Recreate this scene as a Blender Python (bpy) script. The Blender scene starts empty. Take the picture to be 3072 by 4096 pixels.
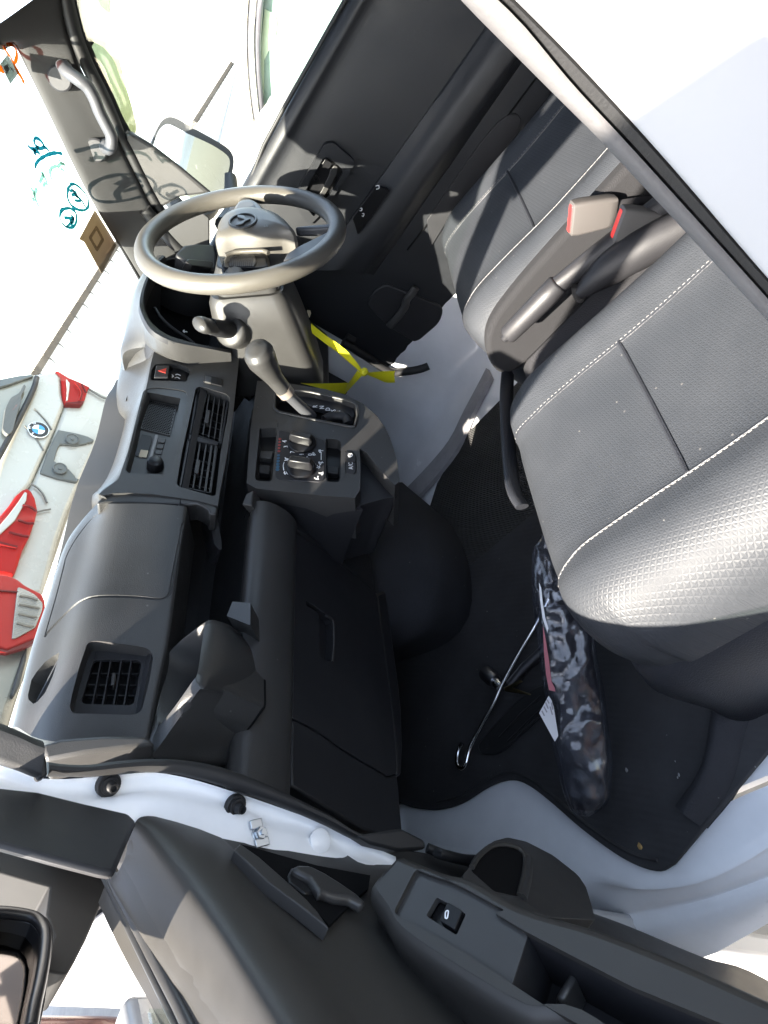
import bpy, bmesh, math, random
from mathutils import Vector, Matrix, noise
from mathutils.geometry import tessellate_polygon
random.seed(7)
SC = bpy.context.scene
COL = SC.collection
rad = math.radians

# ------------------------------------------------------------------ camera
CAM = Vector((-0.93387096, -0.76256475, 0.90618998))
# rows: the photograph's sideways, up-down and depth directions in the van's axes (x = right, y = forward, z = up)
RT = Vector((0.72538718, -0.58468885, 0.36325251))
DN = Vector((-0.06551046, -0.58396683, -0.80912985))
FW = Vector((0.68521662, 0.56313558, -0.46190529))
FP = 2812.918                                   # focal length in photo pixels (4096 on the long side)
cam = bpy.data.cameras.new('camera')
cam.sensor_fit = 'VERTICAL'; cam.sensor_height = 36; cam.sensor_width = 27
cam.lens = FP / 4096 * 36
cam.clip_start = 0.01; cam.clip_end = 6000
co = bpy.data.objects.new('camera', cam); COL.objects.link(co)
cx, cy, cz = DN, RT, -FW                        # picture right, picture up, backwards
cx = cx.normalized(); cz = (cz - cz.dot(cx) * cx).normalized(); cy = cz.cross(cx)
co.matrix_world = Matrix(((cx.x, cy.x, cz.x, CAM.x), (cx.y, cy.y, cz.y, CAM.y), (cx.z, cy.z, cz.z, CAM.z), (0, 0, 0, 1)))
SC.camera = co
# ------------------------------------------------------------------ light
SUN = Vector((-0.76, 0.24, 0.585)).normalized()  # towards the sun
EXPOSURE = 3.35
w = bpy.data.worlds.new('World'); SC.world = w; w.use_nodes = True
nt = w.node_tree; nt.nodes.clear()
sky = nt.nodes.new('ShaderNodeTexSky'); sky.sky_type = 'NISHITA'; sky.sun_disc = False
sky.sun_elevation = math.asin(SUN.z); sky.sun_rotation = math.atan2(SUN.x, SUN.y)
sky.air_density = 1.0; sky.dust_density = 1.0; sky.ozone_density = 0.3
bg = nt.nodes.new('ShaderNodeBackground'); bg.inputs[1].default_value = 0.11
wo = nt.nodes.new('ShaderNodeOutputWorld')
hs = nt.nodes.new('ShaderNodeHueSaturation'); hs.inputs['Saturation'].default_value = .72
nt.links.new(sky.outputs[0], hs.inputs['Color']); nt.links.new(hs.outputs[0], bg.inputs[0]); nt.links.new(bg.outputs[0], wo.inputs[0])
sl = bpy.data.lights.new('sun', 'SUN'); sl.energy = 3.7; sl.angle = rad(0.53); sl.color = (1, 0.91, 0.79)
so = bpy.data.objects.new('sun', sl); COL.objects.link(so)
so.rotation_euler = SUN.to_track_quat('Z', 'Y').to_euler()
SC.view_settings.view_transform = 'Standard'; SC.view_settings.look = 'None'
SC.view_settings.exposure = EXPOSURE; SC.view_settings.gamma = 1; SC.view_settings.use_curve_mapping = False
SC.cycles.max_bounces = 10; SC.cycles.transparent_max_bounces = 16; SC.cycles.diffuse_bounces = 7
SC.cycles.caustics_reflective = False; SC.cycles.caustics_refractive = False
try:
    SC.cycles.use_denoising = True
except Exception:
    pass

# ------------------------------------------------------------------ measuring: photo sightlines met with the van's planes
FR = {'A': (0, 0, 1.659), 'B': (900, 0, 1.659), 'C': (1800, 0, 1.3042), 'D': (0, 900, 1.659), 'E': (700, 1200, 1.659), 'F': (1700, 900, 1.2092),
      'G': (0, 1900, 1.659), 'H': (800, 1900, 1.659), 'I': (1700, 1900, 1.2092), 'J': (0, 2700, 1.185), 'K': (800, 2800, 1.2762), 'L': (1700, 2900, 1.2092),
      'M': (500, 1300, 3.318), 'N': (950, 1500, 2.765), 'O': (500, 700, 1.7463), 'P': (0, 100, 2.2117), 'Q': (0, 2900, 1.85), 'S': (0, 2200, 2.765),
      'T': (600, 1700, 3.6875), 'U': (1150, 1150, 2.5523), 'V': (0, 1400, 2.765), 'X': (1700, 850, 2.37), 'Y': (800, 2300, 1.8433), 'W': (500, 2400, 2.212), 'R': (1300, 1900, 2.0738), 'd': (0, 0, .540033), 'f': (0, 0, 1)}
AX = {'x': Vector((1, 0, 0)), 'y': Vector((0, 1, 0)), 'z': Vector((0, 0, 1))}


class Plane:
    def __init__(s, p, n, u=None):
        s.p = Vector(p); s.n = Vector(n).normalized()
        u = Vector(u) if u else Vector((1, 0, 0))
        s.u = (u - u.dot(s.n) * s.n).normalized(); s.v = s.n.cross(s.u)

    def off(s, d):
        return Plane(s.p + s.n * d, s.n, s.u)

    def uv(s, q):
        return ((q - s.p).dot(s.u), (q - s.p).dot(s.v))

    def at(s, a, b, h=0):
        return s.p + s.u * a + s.v * b + s.n * h


def ax(a, v):
    return Plane(AX[a] * v, AX[a], AX['y'] if a == 'x' else AX['x'])


def hit(fr, x, y, pl):
    f = FR[fr]; px = f[0] + x / f[2]; py = f[1] + y / f[2]
    r = RT * (-(py - 2048) / FP) + DN * ((px - 1536) / FP) + FW
    t = (pl.p - CAM).dot(pl.n) / r.dot(pl.n)
    return CAM + r * t


def S(fr, txt, pl):
    """points of a traced line, brought onto plane pl"""
    return [hit(fr, *map(float, q.split(',')), pl) for q in txt.split()]


# ------------------------------------------------------------------ materials
MATS = {}


def mat(name, col, rough=.5, metal=0, spec=.5, bump=None, coat=0, var=0, sheen=0, lint=False):
    if name in MATS: return MATS[name]
    m = bpy.data.materials.new(name); m.use_nodes = True; n = m.node_tree; p = n.nodes['Principled BSDF']
    p.inputs['Base Color'].default_value = (*col, 1); p.inputs['Roughness'].default_value = rough; p.inputs['Metallic'].default_value = metal
    p.inputs['Specular IOR Level'].default_value = spec; p.inputs['Coat Weight'].default_value = coat; p.inputs['Coat Roughness'].default_value = .05
    if sheen: p.inputs['Sheen Weight'].default_value = sheen
    tc = n.nodes.new('ShaderNodeTexCoord')
    if var:
        t = n.nodes.new('ShaderNodeTexNoise'); t.inputs['Scale'].default_value = 9; t.inputs['Detail'].default_value = 7; t.inputs['Roughness'].default_value = .65
        n.links.new(tc.outputs['Object'], t.inputs['Vector'])
        r = n.nodes.new('ShaderNodeMapRange'); r.inputs[1].default_value = .3; r.inputs[2].default_value = .7
        r.inputs[3].default_value = 1 - var; r.inputs[4].default_value = 1 + var
        n.links.new(t.outputs[0], r.inputs[0])
        h = n.nodes.new('ShaderNodeMix'); h.data_type = 'RGBA'; h.blend_type = 'MULTIPLY'; h.inputs[0].default_value = 1
        h.inputs[6].default_value = (*col, 1); n.links.new(r.outputs[0], h.inputs[7]); n.links.new(h.outputs[2], p.inputs['Base Color'])
        r2 = n.nodes.new('ShaderNodeMapRange'); r2.inputs[1].default_value = .3; r2.inputs[2].default_value = .7
        r2.inputs[3].default_value = max(.03, rough - .09); r2.inputs[4].default_value = rough + .09
        n.links.new(t.outputs[0], r2.inputs[0]); n.links.new(r2.outputs[0], p.inputs['Roughness'])
    if lint:                                     # stray pale lint and dust specks
        vo = n.nodes.new('ShaderNodeTexVoronoi'); vo.inputs['Scale'].default_value = 95; n.links.new(tc.outputs['Object'], vo.inputs['Vector'])
        l1 = n.nodes.new('ShaderNodeMath'); l1.operation = 'LESS_THAN'; l1.inputs[1].default_value = .13; n.links.new(vo.outputs['Distance'], l1.inputs[0])
        sp = n.nodes.new('ShaderNodeSeparateColor'); n.links.new(vo.outputs['Color'], sp.inputs[0])
        l2 = n.nodes.new('ShaderNodeMath'); l2.operation = 'GREATER_THAN'; l2.inputs[1].default_value = .955; n.links.new(sp.outputs[0], l2.inputs[0])
        l3 = n.nodes.new('ShaderNodeMath'); l3.operation = 'MULTIPLY'; n.links.new(l1.outputs[0], l3.inputs[0]); n.links.new(l2.outputs[0], l3.inputs[1])
        mm = n.nodes.new('ShaderNodeMix'); mm.data_type = 'RGBA'; mm.inputs[7].default_value = (.10, .098, .095, 1); n.links.new(l3.outputs[0], mm.inputs[0])
        src0 = p.inputs['Base Color'].links[0].from_socket if p.inputs['Base Color'].links else None
        if src0: n.links.new(src0, mm.inputs[6])
        else: mm.inputs[6].default_value = (*col, 1)
        n.links.new(mm.outputs[2], p.inputs['Base Color'])
    if bump:
        kind, sc, st = bump
        b = n.nodes.new('ShaderNodeBump'); b.inputs['Strength'].default_value = st; b.inputs['Distance'].default_value = .001
        if kind == 'grain':
            t = n.nodes.new('ShaderNodeTexNoise'); t.inputs['Scale'].default_value = sc; t.inputs['Detail'].default_value = 3
            n.links.new(tc.outputs['Object'], t.inputs['Vector']); src = t.outputs[0]
        elif kind == 'leather':
            t = n.nodes.new('ShaderNodeTexVoronoi'); t.inputs['Scale'].default_value = sc
            n.links.new(tc.outputs['Object'], t.inputs['Vector']); src = t.outputs['Distance']
        elif kind == 'tri':                      # three crossing wave sets: small embossed triangles
            prev = None
            for a in (0, 60, 120):
                mp = n.nodes.new('ShaderNodeMapping'); mp.inputs['Rotation'].default_value = (0, 0, rad(a + 17))
                n.links.new(tc.outputs['Object'], mp.inputs['Vector'])
                wv = n.nodes.new('ShaderNodeTexWave'); wv.wave_type = 'BANDS'; wv.bands_direction = 'X'; wv.wave_profile = 'TRI'
                wv.inputs['Scale'].default_value = sc
                n.links.new(mp.outputs[0], wv.inputs['Vector'])
                if prev is None: prev = wv.outputs['Fac']
                else:
                    mn = n.nodes.new('ShaderNodeMath'); mn.operation = 'MINIMUM'
                    n.links.new(prev, mn.inputs[0]); n.links.new(wv.outputs['Fac'], mn.inputs[1]); prev = mn.outputs[0]
            src = prev; b.inputs['Distance'].default_value = .003
        elif kind == 'weave':
            prev = None
            for a in (45, 135):
                mp = n.nodes.new('ShaderNodeMapping'); mp.inputs['Rotation'].default_value = (rad(a), rad(20), rad(a))
                n.links.new(tc.outputs['Object'], mp.inputs['Vector'])
                wv = n.nodes.new('ShaderNodeTexWave'); wv.inputs['Scale'].default_value = sc
                n.links.new(mp.outputs[0], wv.inputs['Vector'])
                if prev is None: prev = wv.outputs['Fac']
                else:
                    mn = n.nodes.new('ShaderNodeMath'); mn.operation = 'MULTIPLY'
                    n.links.new(prev, mn.inputs[0]); n.links.new(wv.outputs['Fac'], mn.inputs[1]); prev = mn.outputs[0]
            src = prev
        elif kind == 'ribs':
            mp = n.nodes.new('ShaderNodeMapping'); mp.inputs['Rotation'].default_value = (0, 0, rad(28))
            n.links.new(tc.outputs['Object'], mp.inputs['Vector'])
            wv = n.nodes.new('ShaderNodeTexWave'); wv.inputs['Scale'].default_value = sc; wv.inputs['Distortion'].default_value = 1.5; wv.inputs['Detail Scale'].default_value = 4
            n.links.new(mp.outputs[0], wv.inputs['Vector']); src = wv.outputs['Fac']; b.inputs['Distance'].default_value = .004
        elif kind == 'crumple':
            t = n.nodes.new('ShaderNodeTexNoise'); t.inputs['Scale'].default_value = sc; t.inputs['Detail'].default_value = 4; t.inputs['Distortion'].default_value = 1.2
            n.links.new(tc.outputs['Object'], t.inputs['Vector']); src = t.outputs[0]; b.inputs['Distance'].default_value = .01
        n.links.new(src, b.inputs['Height']); n.links.new(b.outputs[0], p.inputs['Normal'])
    MATS[name] = m
    return m


def glass(name, tint=(.93, .97, .94), refl=.06, rough=.01, opac=0, ocol=(.5, .5, .5)):
    if name in MATS: return MATS[name]
    m = bpy.data.materials.new(name); m.use_nodes = True; n = m.node_tree; n.nodes.clear()
    o = n.nodes.new('ShaderNodeOutputMaterial'); t = n.nodes.new('ShaderNodeBsdfTransparent'); t.inputs[0].default_value = (*tint, 1)
    g = n.nodes.new('ShaderNodeBsdfGlossy'); g.inputs['Roughness'].default_value = rough
    mx = n.nodes.new('ShaderNodeMixShader'); last = t.outputs[0]
    if opac:
        d = n.nodes.new('ShaderNodeBsdfDiffuse'); d.inputs[0].default_value = (*ocol, 1); m2 = n.nodes.new('ShaderNodeMixShader'); m2.inputs[0].default_value = opac
        n.links.new(last, m2.inputs[1]); n.links.new(d.outputs[0], m2.inputs[2]); last = m2.outputs[0]
    fr = n.nodes.new('ShaderNodeLayerWeight'); fr.inputs[0].default_value = .25
    mm = n.nodes.new('ShaderNodeMath'); mm.operation = 'MULTIPLY_ADD'; mm.inputs[1].default_value = .35; mm.inputs[2].default_value = refl
    n.links.new(fr.outputs['Fresnel'], mm.inputs[0]); n.links.new(mm.outputs[0], mx.inputs[0])
    n.links.new(last, mx.inputs[1]); n.links.new(g.outputs[0], mx.inputs[2]); n.links.new(mx.outputs[0], o.inputs[0])
    MATS[name] = m
    return m


PLA = mat('charcoal grained plastic', (.040, .039, .038), .40, spec=.4, lint=True, bump=('leather', 900, .2), var=.10)
PLD = mat('black moulded plastic', (.018, .018, .020), .5, spec=.35, bump=('grain', 1300, .2), var=.08)
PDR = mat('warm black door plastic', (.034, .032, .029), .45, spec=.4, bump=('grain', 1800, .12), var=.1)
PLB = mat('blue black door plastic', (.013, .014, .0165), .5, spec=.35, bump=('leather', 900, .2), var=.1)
PLG = mat('smooth dark grey plastic', (.036, .035, .034), .38, spec=.4, bump=('grain', 1500, .1), var=.08)
GLB = mat('glossy black plastic', (.009, .009, .010), .32, spec=.25)
HOLE = mat('unlit black cavity', (.005, .005, .0055), .9, spec=.08)  # near-black colour puts the shade of openings into the surface
WHT = mat('shade-darkened white paint', (.33, .33, .335), .35, coat=.15, var=.02)  # outer copy of the white paint, darkened to stand in for shade
WHI = mat('lifted white paint', (.86, .86, .86), .35, coat=.3, var=.06)  # inner copy of the same white paint, brightened to lift shaded metal
RUB = mat('black rubber', (.014, .014, .0145), .55, spec=.4, bump=('grain', 700, .2))
SEAT = mat('charcoal vinyl with small triangles', (.029, .0318, .0365), .52, spec=.3, lint=True, bump=('tri', 60, .22), var=.10)
SIDE = mat('black woven seat fabric', (.015, .015, .0165), .9, spec=.3, bump=('weave', 300, .6))
VIN = mat('plain charcoal vinyl', (.020, .0215, .026), .45, spec=.4, bump=('leather', 500, .35))
CARP = mat('black carpet', (.032, .032, .035), .95, spec=.2, lint=True, bump=('grain', 420, 1), var=.2)
MATM = mat('black ribbed floor mat', (.038, .037, .038), .75, spec=.25, lint=True, bump=('ribs', 30, .10), var=.3)
THR = mat('pale stitching thread', (.24, .235, .23), .8)
CHR = mat('bright metal', (.62, .62, .62), .22, metal=1)
ZNC = mat('zinc plated steel', (.50, .54, .58), .35, metal=1)
STL = mat('dull dark steel', (.20, .20, .21), .4, metal=1)
WIN = glass('clear window glass')
VIS = glass('pale green tinted acrylic', (.40, .42, .33), .04, opac=.2, ocol=(.5, .52, .40))
GREY = mat('light grey cloth trim', (.042, .042, .042), .85, spec=.3, bump=('weave', 260, .25))
GRT = mat('light grey plastic', (.055, .0565, .063), .5)
WPL = mat('white print', (.8, .8, .8), .6)
RPR = mat('red print', (.62, .05, .03), .6)
BPR = mat('blue print', (.03, .22, .40), .6)
YEL = mat('yellow tape', (.78, .72, .02), .5, var=.1)
BUCK = mat('grey buckle plastic', (.075, .073, .071), .5, bump=('grain', 900, .2))
REDB = mat('red plastic button', (.80, .03, .03), .35)
TEAL = glass('teal marker ink', (.05, .31, .36), .0, opac=.15, ocol=(.02, .36, .40))
ORG = glass('orange marker ink', (.86, .32, .03), .0, opac=.2, ocol=(.9, .3, .01))


# ------------------------------------------------------------------ mesh helpers
def link(name, me, m=None, parent=None, smooth=32):
    o = bpy.data.objects.new(name, me); COL.objects.link(o)
    if m: me.materials.append(m)
    if smooth:
        me.shade_smooth(); me.set_sharp_from_angle(angle=rad(smooth))
    if parent:
        o.parent = parent; o.matrix_parent_inverse = parent.matrix_world.inverted() if parent.type == 'EMPTY' else Matrix()
        if parent.type == 'EMPTY': o.matrix_parent_inverse = Matrix.Translation(-parent.location)
    return o


def tag(o, label, cat, group=None):
    o['label'] = label; o['category'] = cat
    if group: o['group'] = group
    return o


def thing(name, label, cat, loc=(0, 0, 0), group=None):
    o = bpy.data.objects.new(name, None); COL.objects.link(o); o.location = loc; o.empty_display_size = .05
    return tag(o, label, cat, group)


def structure(o):
    o['kind'] = 'structure'; return o


def new(bm, name, m, parent=None, smooth=32, bevel=0, seg=2, sub=0):
    bmesh.ops.recalc_face_normals(bm, faces=bm.faces[:])
    me = bpy.data.meshes.new(name); bm.to_mesh(me); bm.free()
    o = link(name, me, m, parent, smooth)
    if bevel:
        b = o.modifiers.new('bevel', 'BEVEL'); b.width = bevel; b.segments = seg; b.limit_method = 'ANGLE'; b.angle_limit = rad(35); b.harden_normals = False
    if sub:
        s = o.modifiers.new('sub', 'SUBSURF'); s.levels = s.render_levels = sub
    return o


def cut(o, bms):
    """subtract closed shapes from o for good"""
    cs = []
    for b in bms:
        bmesh.ops.recalc_face_normals(b, faces=b.faces[:])
        me = bpy.data.meshes.new('cutter'); b.to_mesh(me); b.free()
        c = bpy.data.objects.new('cutter', me); COL.objects.link(c); cs.append(c)
        md = o.modifiers.new('cut', 'BOOLEAN'); md.operation = 'DIFFERENCE'; md.object = c; md.solver = 'EXACT'
    bv = [m for m in o.modifiers if m.type == 'BEVEL']
    dg = bpy.context.evaluated_depsgraph_get(); ev = o.evaluated_get(dg)
    me = bpy.data.meshes.new_from_object(ev, preserve_all_data_layers=True, depsgraph=dg)
    old = o.data; o.modifiers.clear(); o.data = me; bpy.data.meshes.remove(old)
    me.shade_smooth(); me.set_sharp_from_angle(angle=rad(32))
    for c in cs:
        d = c.data; bpy.data.objects.remove(c); bpy.data.meshes.remove(d)
    return o


def cr(pts, n, closed=False):
    """Catmull-Rom through pts, n steps a span"""
    out = []; N = len(pts)
    if N < 3 and not closed:
        return [pts[0].lerp(pts[-1], i / n) for i in range(n + 1)]
    for i in range(N if closed else N - 1):
        if closed: a, b, c, d = pts[i - 1], pts[i], pts[(i + 1) % N], pts[(i + 2) % N]
        else:
            b, c = pts[i], pts[i + 1]; a = pts[i - 1] if i else b * 2 - c; d = pts[i + 2] if i + 2 < N else c * 2 - b
        for k in range(n):
            t = k / n
            out.append(.5 * ((2 * b) + (c - a) * t + (2 * a - 5 * b + 4 * c - d) * t * t + (3 * b - a - 3 * c + d) * t ** 3))
    if not closed: out.append(pts[-1])
    return out


def resample(pts, n):
    L = [0]
    for a, b in zip(pts, pts[1:]): L.append(L[-1] + (b - a).length)
    out = []; j = 0
    for i in range(n):
        t = L[-1] * i / (n - 1)
        while j < len(L) - 2 and L[j + 1] < t: j += 1
        out.append(pts[j].lerp(pts[j + 1], (t - L[j]) / max(1e-9, L[j + 1] - L[j])))
    return out


def grid(bm, rows, flip=False):
    vs = [[bm.verts.new(p) for p in r] for r in rows]
    for a, b in zip(vs, vs[1:]):
        for i in range(len(a) - 1): bm.faces.new((a[i], a[i + 1], b[i + 1], b[i]))
    return vs


def sheet(rows, n=12, k=4, back=None):
    """smooth surface through rows of points; back = offset that gives it a body"""
    R = [resample(cr(r, 6), n) for r in rows]
    colm = [cr([r[i] for r in R], k) for i in range(n)]
    R = [[c[j] for c in colm] for j in range(len(colm[0]))]
    bm = bmesh.new(); f = grid(bm, R)
    if back is not None:
        B = [[p + Vector(back) for p in r] for r in R]; g = grid(bm, B)
        def rim(x, y):
            for i in range(len(x) - 1): bm.faces.new((x[i], x[i + 1], y[i + 1], y[i]))
        rim(f[0], g[0]); rim(f[-1], g[-1]); rim([r[0] for r in f], [r[0] for r in g]); rim([r[-1] for r in f], [r[-1] for r in g])
    return bm


def prism(pts, vec, bm=None):
    """flat outline pushed along vec"""
    bm = bm or bmesh.new(); v = Vector(vec)
    a = [bm.verts.new(p) for p in pts]; b = [bm.verts.new(p + v) for p in pts]
    n = len(pts)
    bm.faces.new(a); bm.faces.new(b[::-1])
    for i in range(n): bm.faces.new((a[i], a[(i + 1) % n], b[(i + 1) % n], b[i]))
    return bm


def inset(pts, d, pl):
    q = [pl.uv(p) for p in pts]; n = len(q); A = sum(q[i][0] * q[(i + 1) % n][1] - q[(i + 1) % n][0] * q[i][1] for i in range(n)); sg = 1 if A > 0 else -1; out = []
    for i in range(n):
        a, c = Vector(q[i - 1]), Vector(q[(i + 1) % n]); t = (c - a).normalized(); out.append(pl.at(q[i][0] - t.y * d * sg, q[i][1] + t.x * d * sg))
    return out


def rrect(pl, a0, a1, b0, b1, r, k=4):
    out = []
    for (ca, cb, s) in ((a1 - r, b1 - r, 0), (a0 + r, b1 - r, 90), (a0 + r, b0 + r, 180), (a1 - r, b0 + r, 270)):
        for i in range(k + 1):
            t = rad(s + 90 * i / k); out.append(pl.at(ca + r * math.cos(t), cb + r * math.sin(t)))
    return out


def roundpoly(pts, r, k=4):
    """outline with its corners rounded"""
    out = []; n = len(pts)
    for i in range(n):
        p, a, b = pts[i], pts[i - 1], pts[(i + 1) % n]
        da, db = a - p, b - p; q = min(r, da.length * .45, db.length * .45)
        s, e = p + da.normalized() * q, p + db.normalized() * q
        for j in range(k + 1):
            t = j / k; out.append(s.lerp(p, t).lerp(p.lerp(e, t), t))
    return out


def box(pl, a0, a1, b0, b1, h0, h1, bm=None):
    bm = bm or bmesh.new()
    q = [[bm.verts.new(pl.at(a, b, h)) for a, b in ((a0, b0), (a1, b0), (a1, b1), (a0, b1))] for h in (h0, h1)]
    bm.faces.new(q[0][::-1]); bm.faces.new(q[1])
    for i in range(4): bm.faces.new((q[0][i], q[0][(i + 1) % 4], q[1][(i + 1) % 4], q[1][i]))
    return bm


def tube(pts, r, bm=None, k=10, caps=True, closed=False, squash=1, up=None):
    """round bar along pts, r a number or a list"""
    bm = bm or bmesh.new(); n = len(pts); rings = []; u = None
    for i, p in enumerate(pts):
        t = ((pts[(i + 1) % n] if closed or i < n - 1 else p) - (pts[i - 1] if closed or i else p)).normalized()
        if u is None:
            u = (Vector(up) if up else (Vector((0, 0, 1)) if abs(t.z) < .9 else Vector((1, 0, 0))))
        u = (u - u.dot(t) * t).normalized(); v = t.cross(u); q = r[i] if isinstance(r, (list, tuple)) else r
        rings.append([bm.verts.new(p + (u * math.cos(2 * math.pi * j / k) + v * squash * math.sin(2 * math.pi * j / k)) * q) for j in range(k)])
    for i in range(n if closed else n - 1):
        a, b = rings[i], rings[(i + 1) % n]
        for j in range(k): bm.faces.new((a[j], a[(j + 1) % k], b[(j + 1) % k], b[j]))
    if caps and not closed: bm.faces.new(rings[0][::-1]); bm.faces.new(rings[-1])
    return bm


def loft(rings, bm=None, caps=True):
    bm = bm or bmesh.new(); V = [[bm.verts.new(p) for p in r] for r in rings]; k = len(rings[0])
    for a, b in zip(V, V[1:]):
        for j in range(k): bm.faces.new((a[j], a[(j + 1) % k], b[(j + 1) % k], b[j]))
    if caps: bm.faces.new(V[0][::-1]); bm.faces.new(V[-1])
    return bm


def lathe(p, axis, prof, k=28, bm=None):
    """prof: (distance along axis, radius)"""
    bm = bm or bmesh.new(); a = Vector(axis).normalized()
    u = (Vector((0, 0, 1)) if abs(a.z) < .8 else Vector((1, 0, 0))); u = (u - u.dot(a) * a).normalized(); v = a.cross(u)
    rings = [[Vector(p) + a * h + (u * math.cos(2 * math.pi * j / k) + v * math.sin(2 * math.pi * j / k)) * max(r, 1e-4) for j in range(k)] for h, r in prof]
    return loft(rings, bm)


def ribbon(pts, width, pl, h=.0006, bm=None):
    """flat inked stroke lying on plane pl"""
    bm = bm or bmesh.new(); q = resample(cr(pts, 6), max(8, len(pts) * 5)); L = []
    for i, p in enumerate(q):
        t = (q[min(i + 1, len(q) - 1)] - q[max(i - 1, 0)]).normalized(); s = t.cross(pl.n).normalized()
        wd = width * (.75 + .35 * noise.noise(p * 60)) / 2
        L.append((p + s * wd, p - s * wd))
    a = [[bm.verts.new(x + pl.n * h) for x in l] for l in L]; b = [[bm.verts.new(x) for x in l] for l in L]
    for i in range(len(q) - 1):
        bm.faces.new((a[i][0], a[i + 1][0], a[i + 1][1], a[i][1])); bm.faces.new((b[i][0], b[i][1], b[i + 1][1], b[i + 1][0]))
        for s in (0, 1): bm.faces.new((a[i][s], b[i][s], b[i + 1][s], a[i + 1][s]))
    for i in (0, -1): bm.faces.new((a[i][0], a[i][1], b[i][1], b[i][0]))
    return bm


def text(name, s, pos, u, n, size, m, parent, ex=.0002, spin=0):
    """flat print; u = reading direction, n = towards the reader"""
    c = bpy.data.curves.new('print', 'FONT'); c.body = s; c.size = size; c.extrude = ex; c.align_x = 'CENTER'; c.align_y = 'CENTER'; c.resolution_u = 2
    t = bpy.data.objects.new('print', c); COL.objects.link(t)
    dg = bpy.context.evaluated_depsgraph_get(); me = bpy.data.meshes.new_from_object(t.evaluated_get(dg)); bpy.data.objects.remove(t); bpy.data.curves.remove(c)
    u = Vector(u).normalized(); n = Vector(n).normalized(); v = n.cross(u); M = Matrix(((u.x, v.x, n.x, pos[0]), (u.y, v.y, n.y, pos[1]), (u.z, v.z, n.z, pos[2]), (0, 0, 0, 1)))
    me.transform(M); me.materials.clear(); me.name = name
    return link(name, me, m, parent, 0)


def plate(pts, holes, pl, depth, bm=None):
    """flat panel with openings, pushed back by depth"""
    bm = bm or bmesh.new(); loops = [pts] + holes; flat = [p for l in loops for p in l]
    f = [bm.verts.new(p) for p in flat]; g = [bm.verts.new(p - pl.n * depth) for p in flat]
    for t in tessellate_polygon(loops):
        try: bm.faces.new([f[i] for i in t])
        except ValueError: pass
        try: bm.faces.new([g[i] for i in reversed(t)])
        except ValueError: pass
    s = 0
    for l in loops:
        k = len(l)
        for i in range(k): bm.faces.new((f[s + i], f[s + (i + 1) % k], g[s + (i + 1) % k], g[s + i]))
        s += k
    return bm


# ================================================================== SETTING
bm = bmesh.new(); bmesh.ops.create_grid(bm, x_segments=2, y_segments=2, size=3000)
GZ = -.55
for v in bm.verts: v.co.z = GZ
structure(new(bm, 'ground', mat('sunlit pale asphalt', (.36, .34, .31), .9, bump=('grain', 60, .6), var=.2)))

WS = Plane((.6, .161, .811), Vector((1, 0, 0)).cross(Vector((0, -.313, .359))))      # windscreen
if WS.n.y > 0: WS = Plane(WS.p, -WS.n)                                               # faces the cabin
PC = Plane((0, .0315, .725), (0, -1, .42))                                           # centre stack face
KC = Plane((0, -.06, .50), (0, -.82, .57))                                           # heater console face

# ================================================================== VAN BODY
van = thing('van', 'white van cab seen through its open passenger door, with bare painted sill and door frame', 'van', (0, -.4, -.12))

# floor and sill, painted sheet metal
rows = [S('d', '880,1600 1000,1640 1120,1640 1300,1760 1440,1820 1560,1740 1700,1680', ax('z', -.012)),
        S('d', '868,1750 930,1790 1060,1800 1180,1830 1330,1900 1480,1910 1600,1860 1700,1790', ax('z', -.010)),
        S('K', '1000,760 1250,880 1500,1010 1700,1120', ax('z', -.02)) + S('L', '780,790 1050,800 1300,740 1659,590 1760,540', ax('z', -.02)),
        S('K', '1000,900 1300,1020 1560,1120', ax('z', -.035)) + S('L', '700,850 815,870 900,885 1050,880 1300,830 1500,770 1659,705 1760,650', ax('z', -.045)),
        S('K', '1000,930 1300,1050 1560,1160', ax('z', -.062)) + S('L', '700,890 820,905 950,920 1100,900 1350,845 1659,735 1760,690', ax('z', -.062)),
        S('K', '1000,990 1300,1120 1560,1240', ax('z', -.066)) + S('L', '700,960 1000,1000 1200,975 1450,900 1659,815 1760,770', ax('z', -.066)),
        S('K', '1000,1060 1300,1200 1560,1330', ax('z', -.118)) + S('L', '900,1160 1100,1160 1340,1128 1500,1050 1659,960 1760,900', ax('z', -.118))]
new(sheet(rows, 30, 3), 'door_sill', WHI, van, 60)
fl = prism([Vector(q) for q in ((-.60, -1.0, -.03), (.60, -1.0, -.03), (.60, .46, -.03), (-.52, .46, -.03), (-.60, .05, -.03))], (0, 0, .018))
new(fl, 'floor_pan', WHI, van)
# driver side footwell wall, white metal curving up from the floor
rows = [[Vector((.20, y, -.006)) for y in (.46, .25, .05, -.2, -.5)],
        [Vector((.46, y, -.004)) for y in (.46, .25, .05, -.2, -.5)],
        [Vector((.56, y, .012)) for y in (.46, .25, .05, -.2, -.5)],
        [Vector((.605, y, .07)) for y in (.46, .25, .05, -.2, -.5)],
        [Vector((.625, y, .20)) for y in (.46, .25, .05, -.2, -.5)],
        [Vector((.635, y, .42)) for y in (.46, .25, .05, -.2, -.5)]]
fwb = sheet(rows, 60, 12)
for v in fwb.verts:
    q = v.co * 9; v.co += Vector((-.3, 0, 1)) * (.006 * (1 - 2 * abs(noise.noise(q))) * max(0, noise.noise(q * .35 + Vector((3, 1, 7))) + .35) + .0015 * noise.noise(v.co * 40))
new(fwb, 'footwell_wall', mat('white floor under thin plastic', (.78, .78, .80), .22, coat=.5, var=.06), van, 80)
fw = box(Plane((0, .47, .36), (0, -1, 0), (1, 0, 0)), -.66, .66, -.45, .36, -.02, 0)
new(fw, 'firewall', CARP, van)
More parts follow.
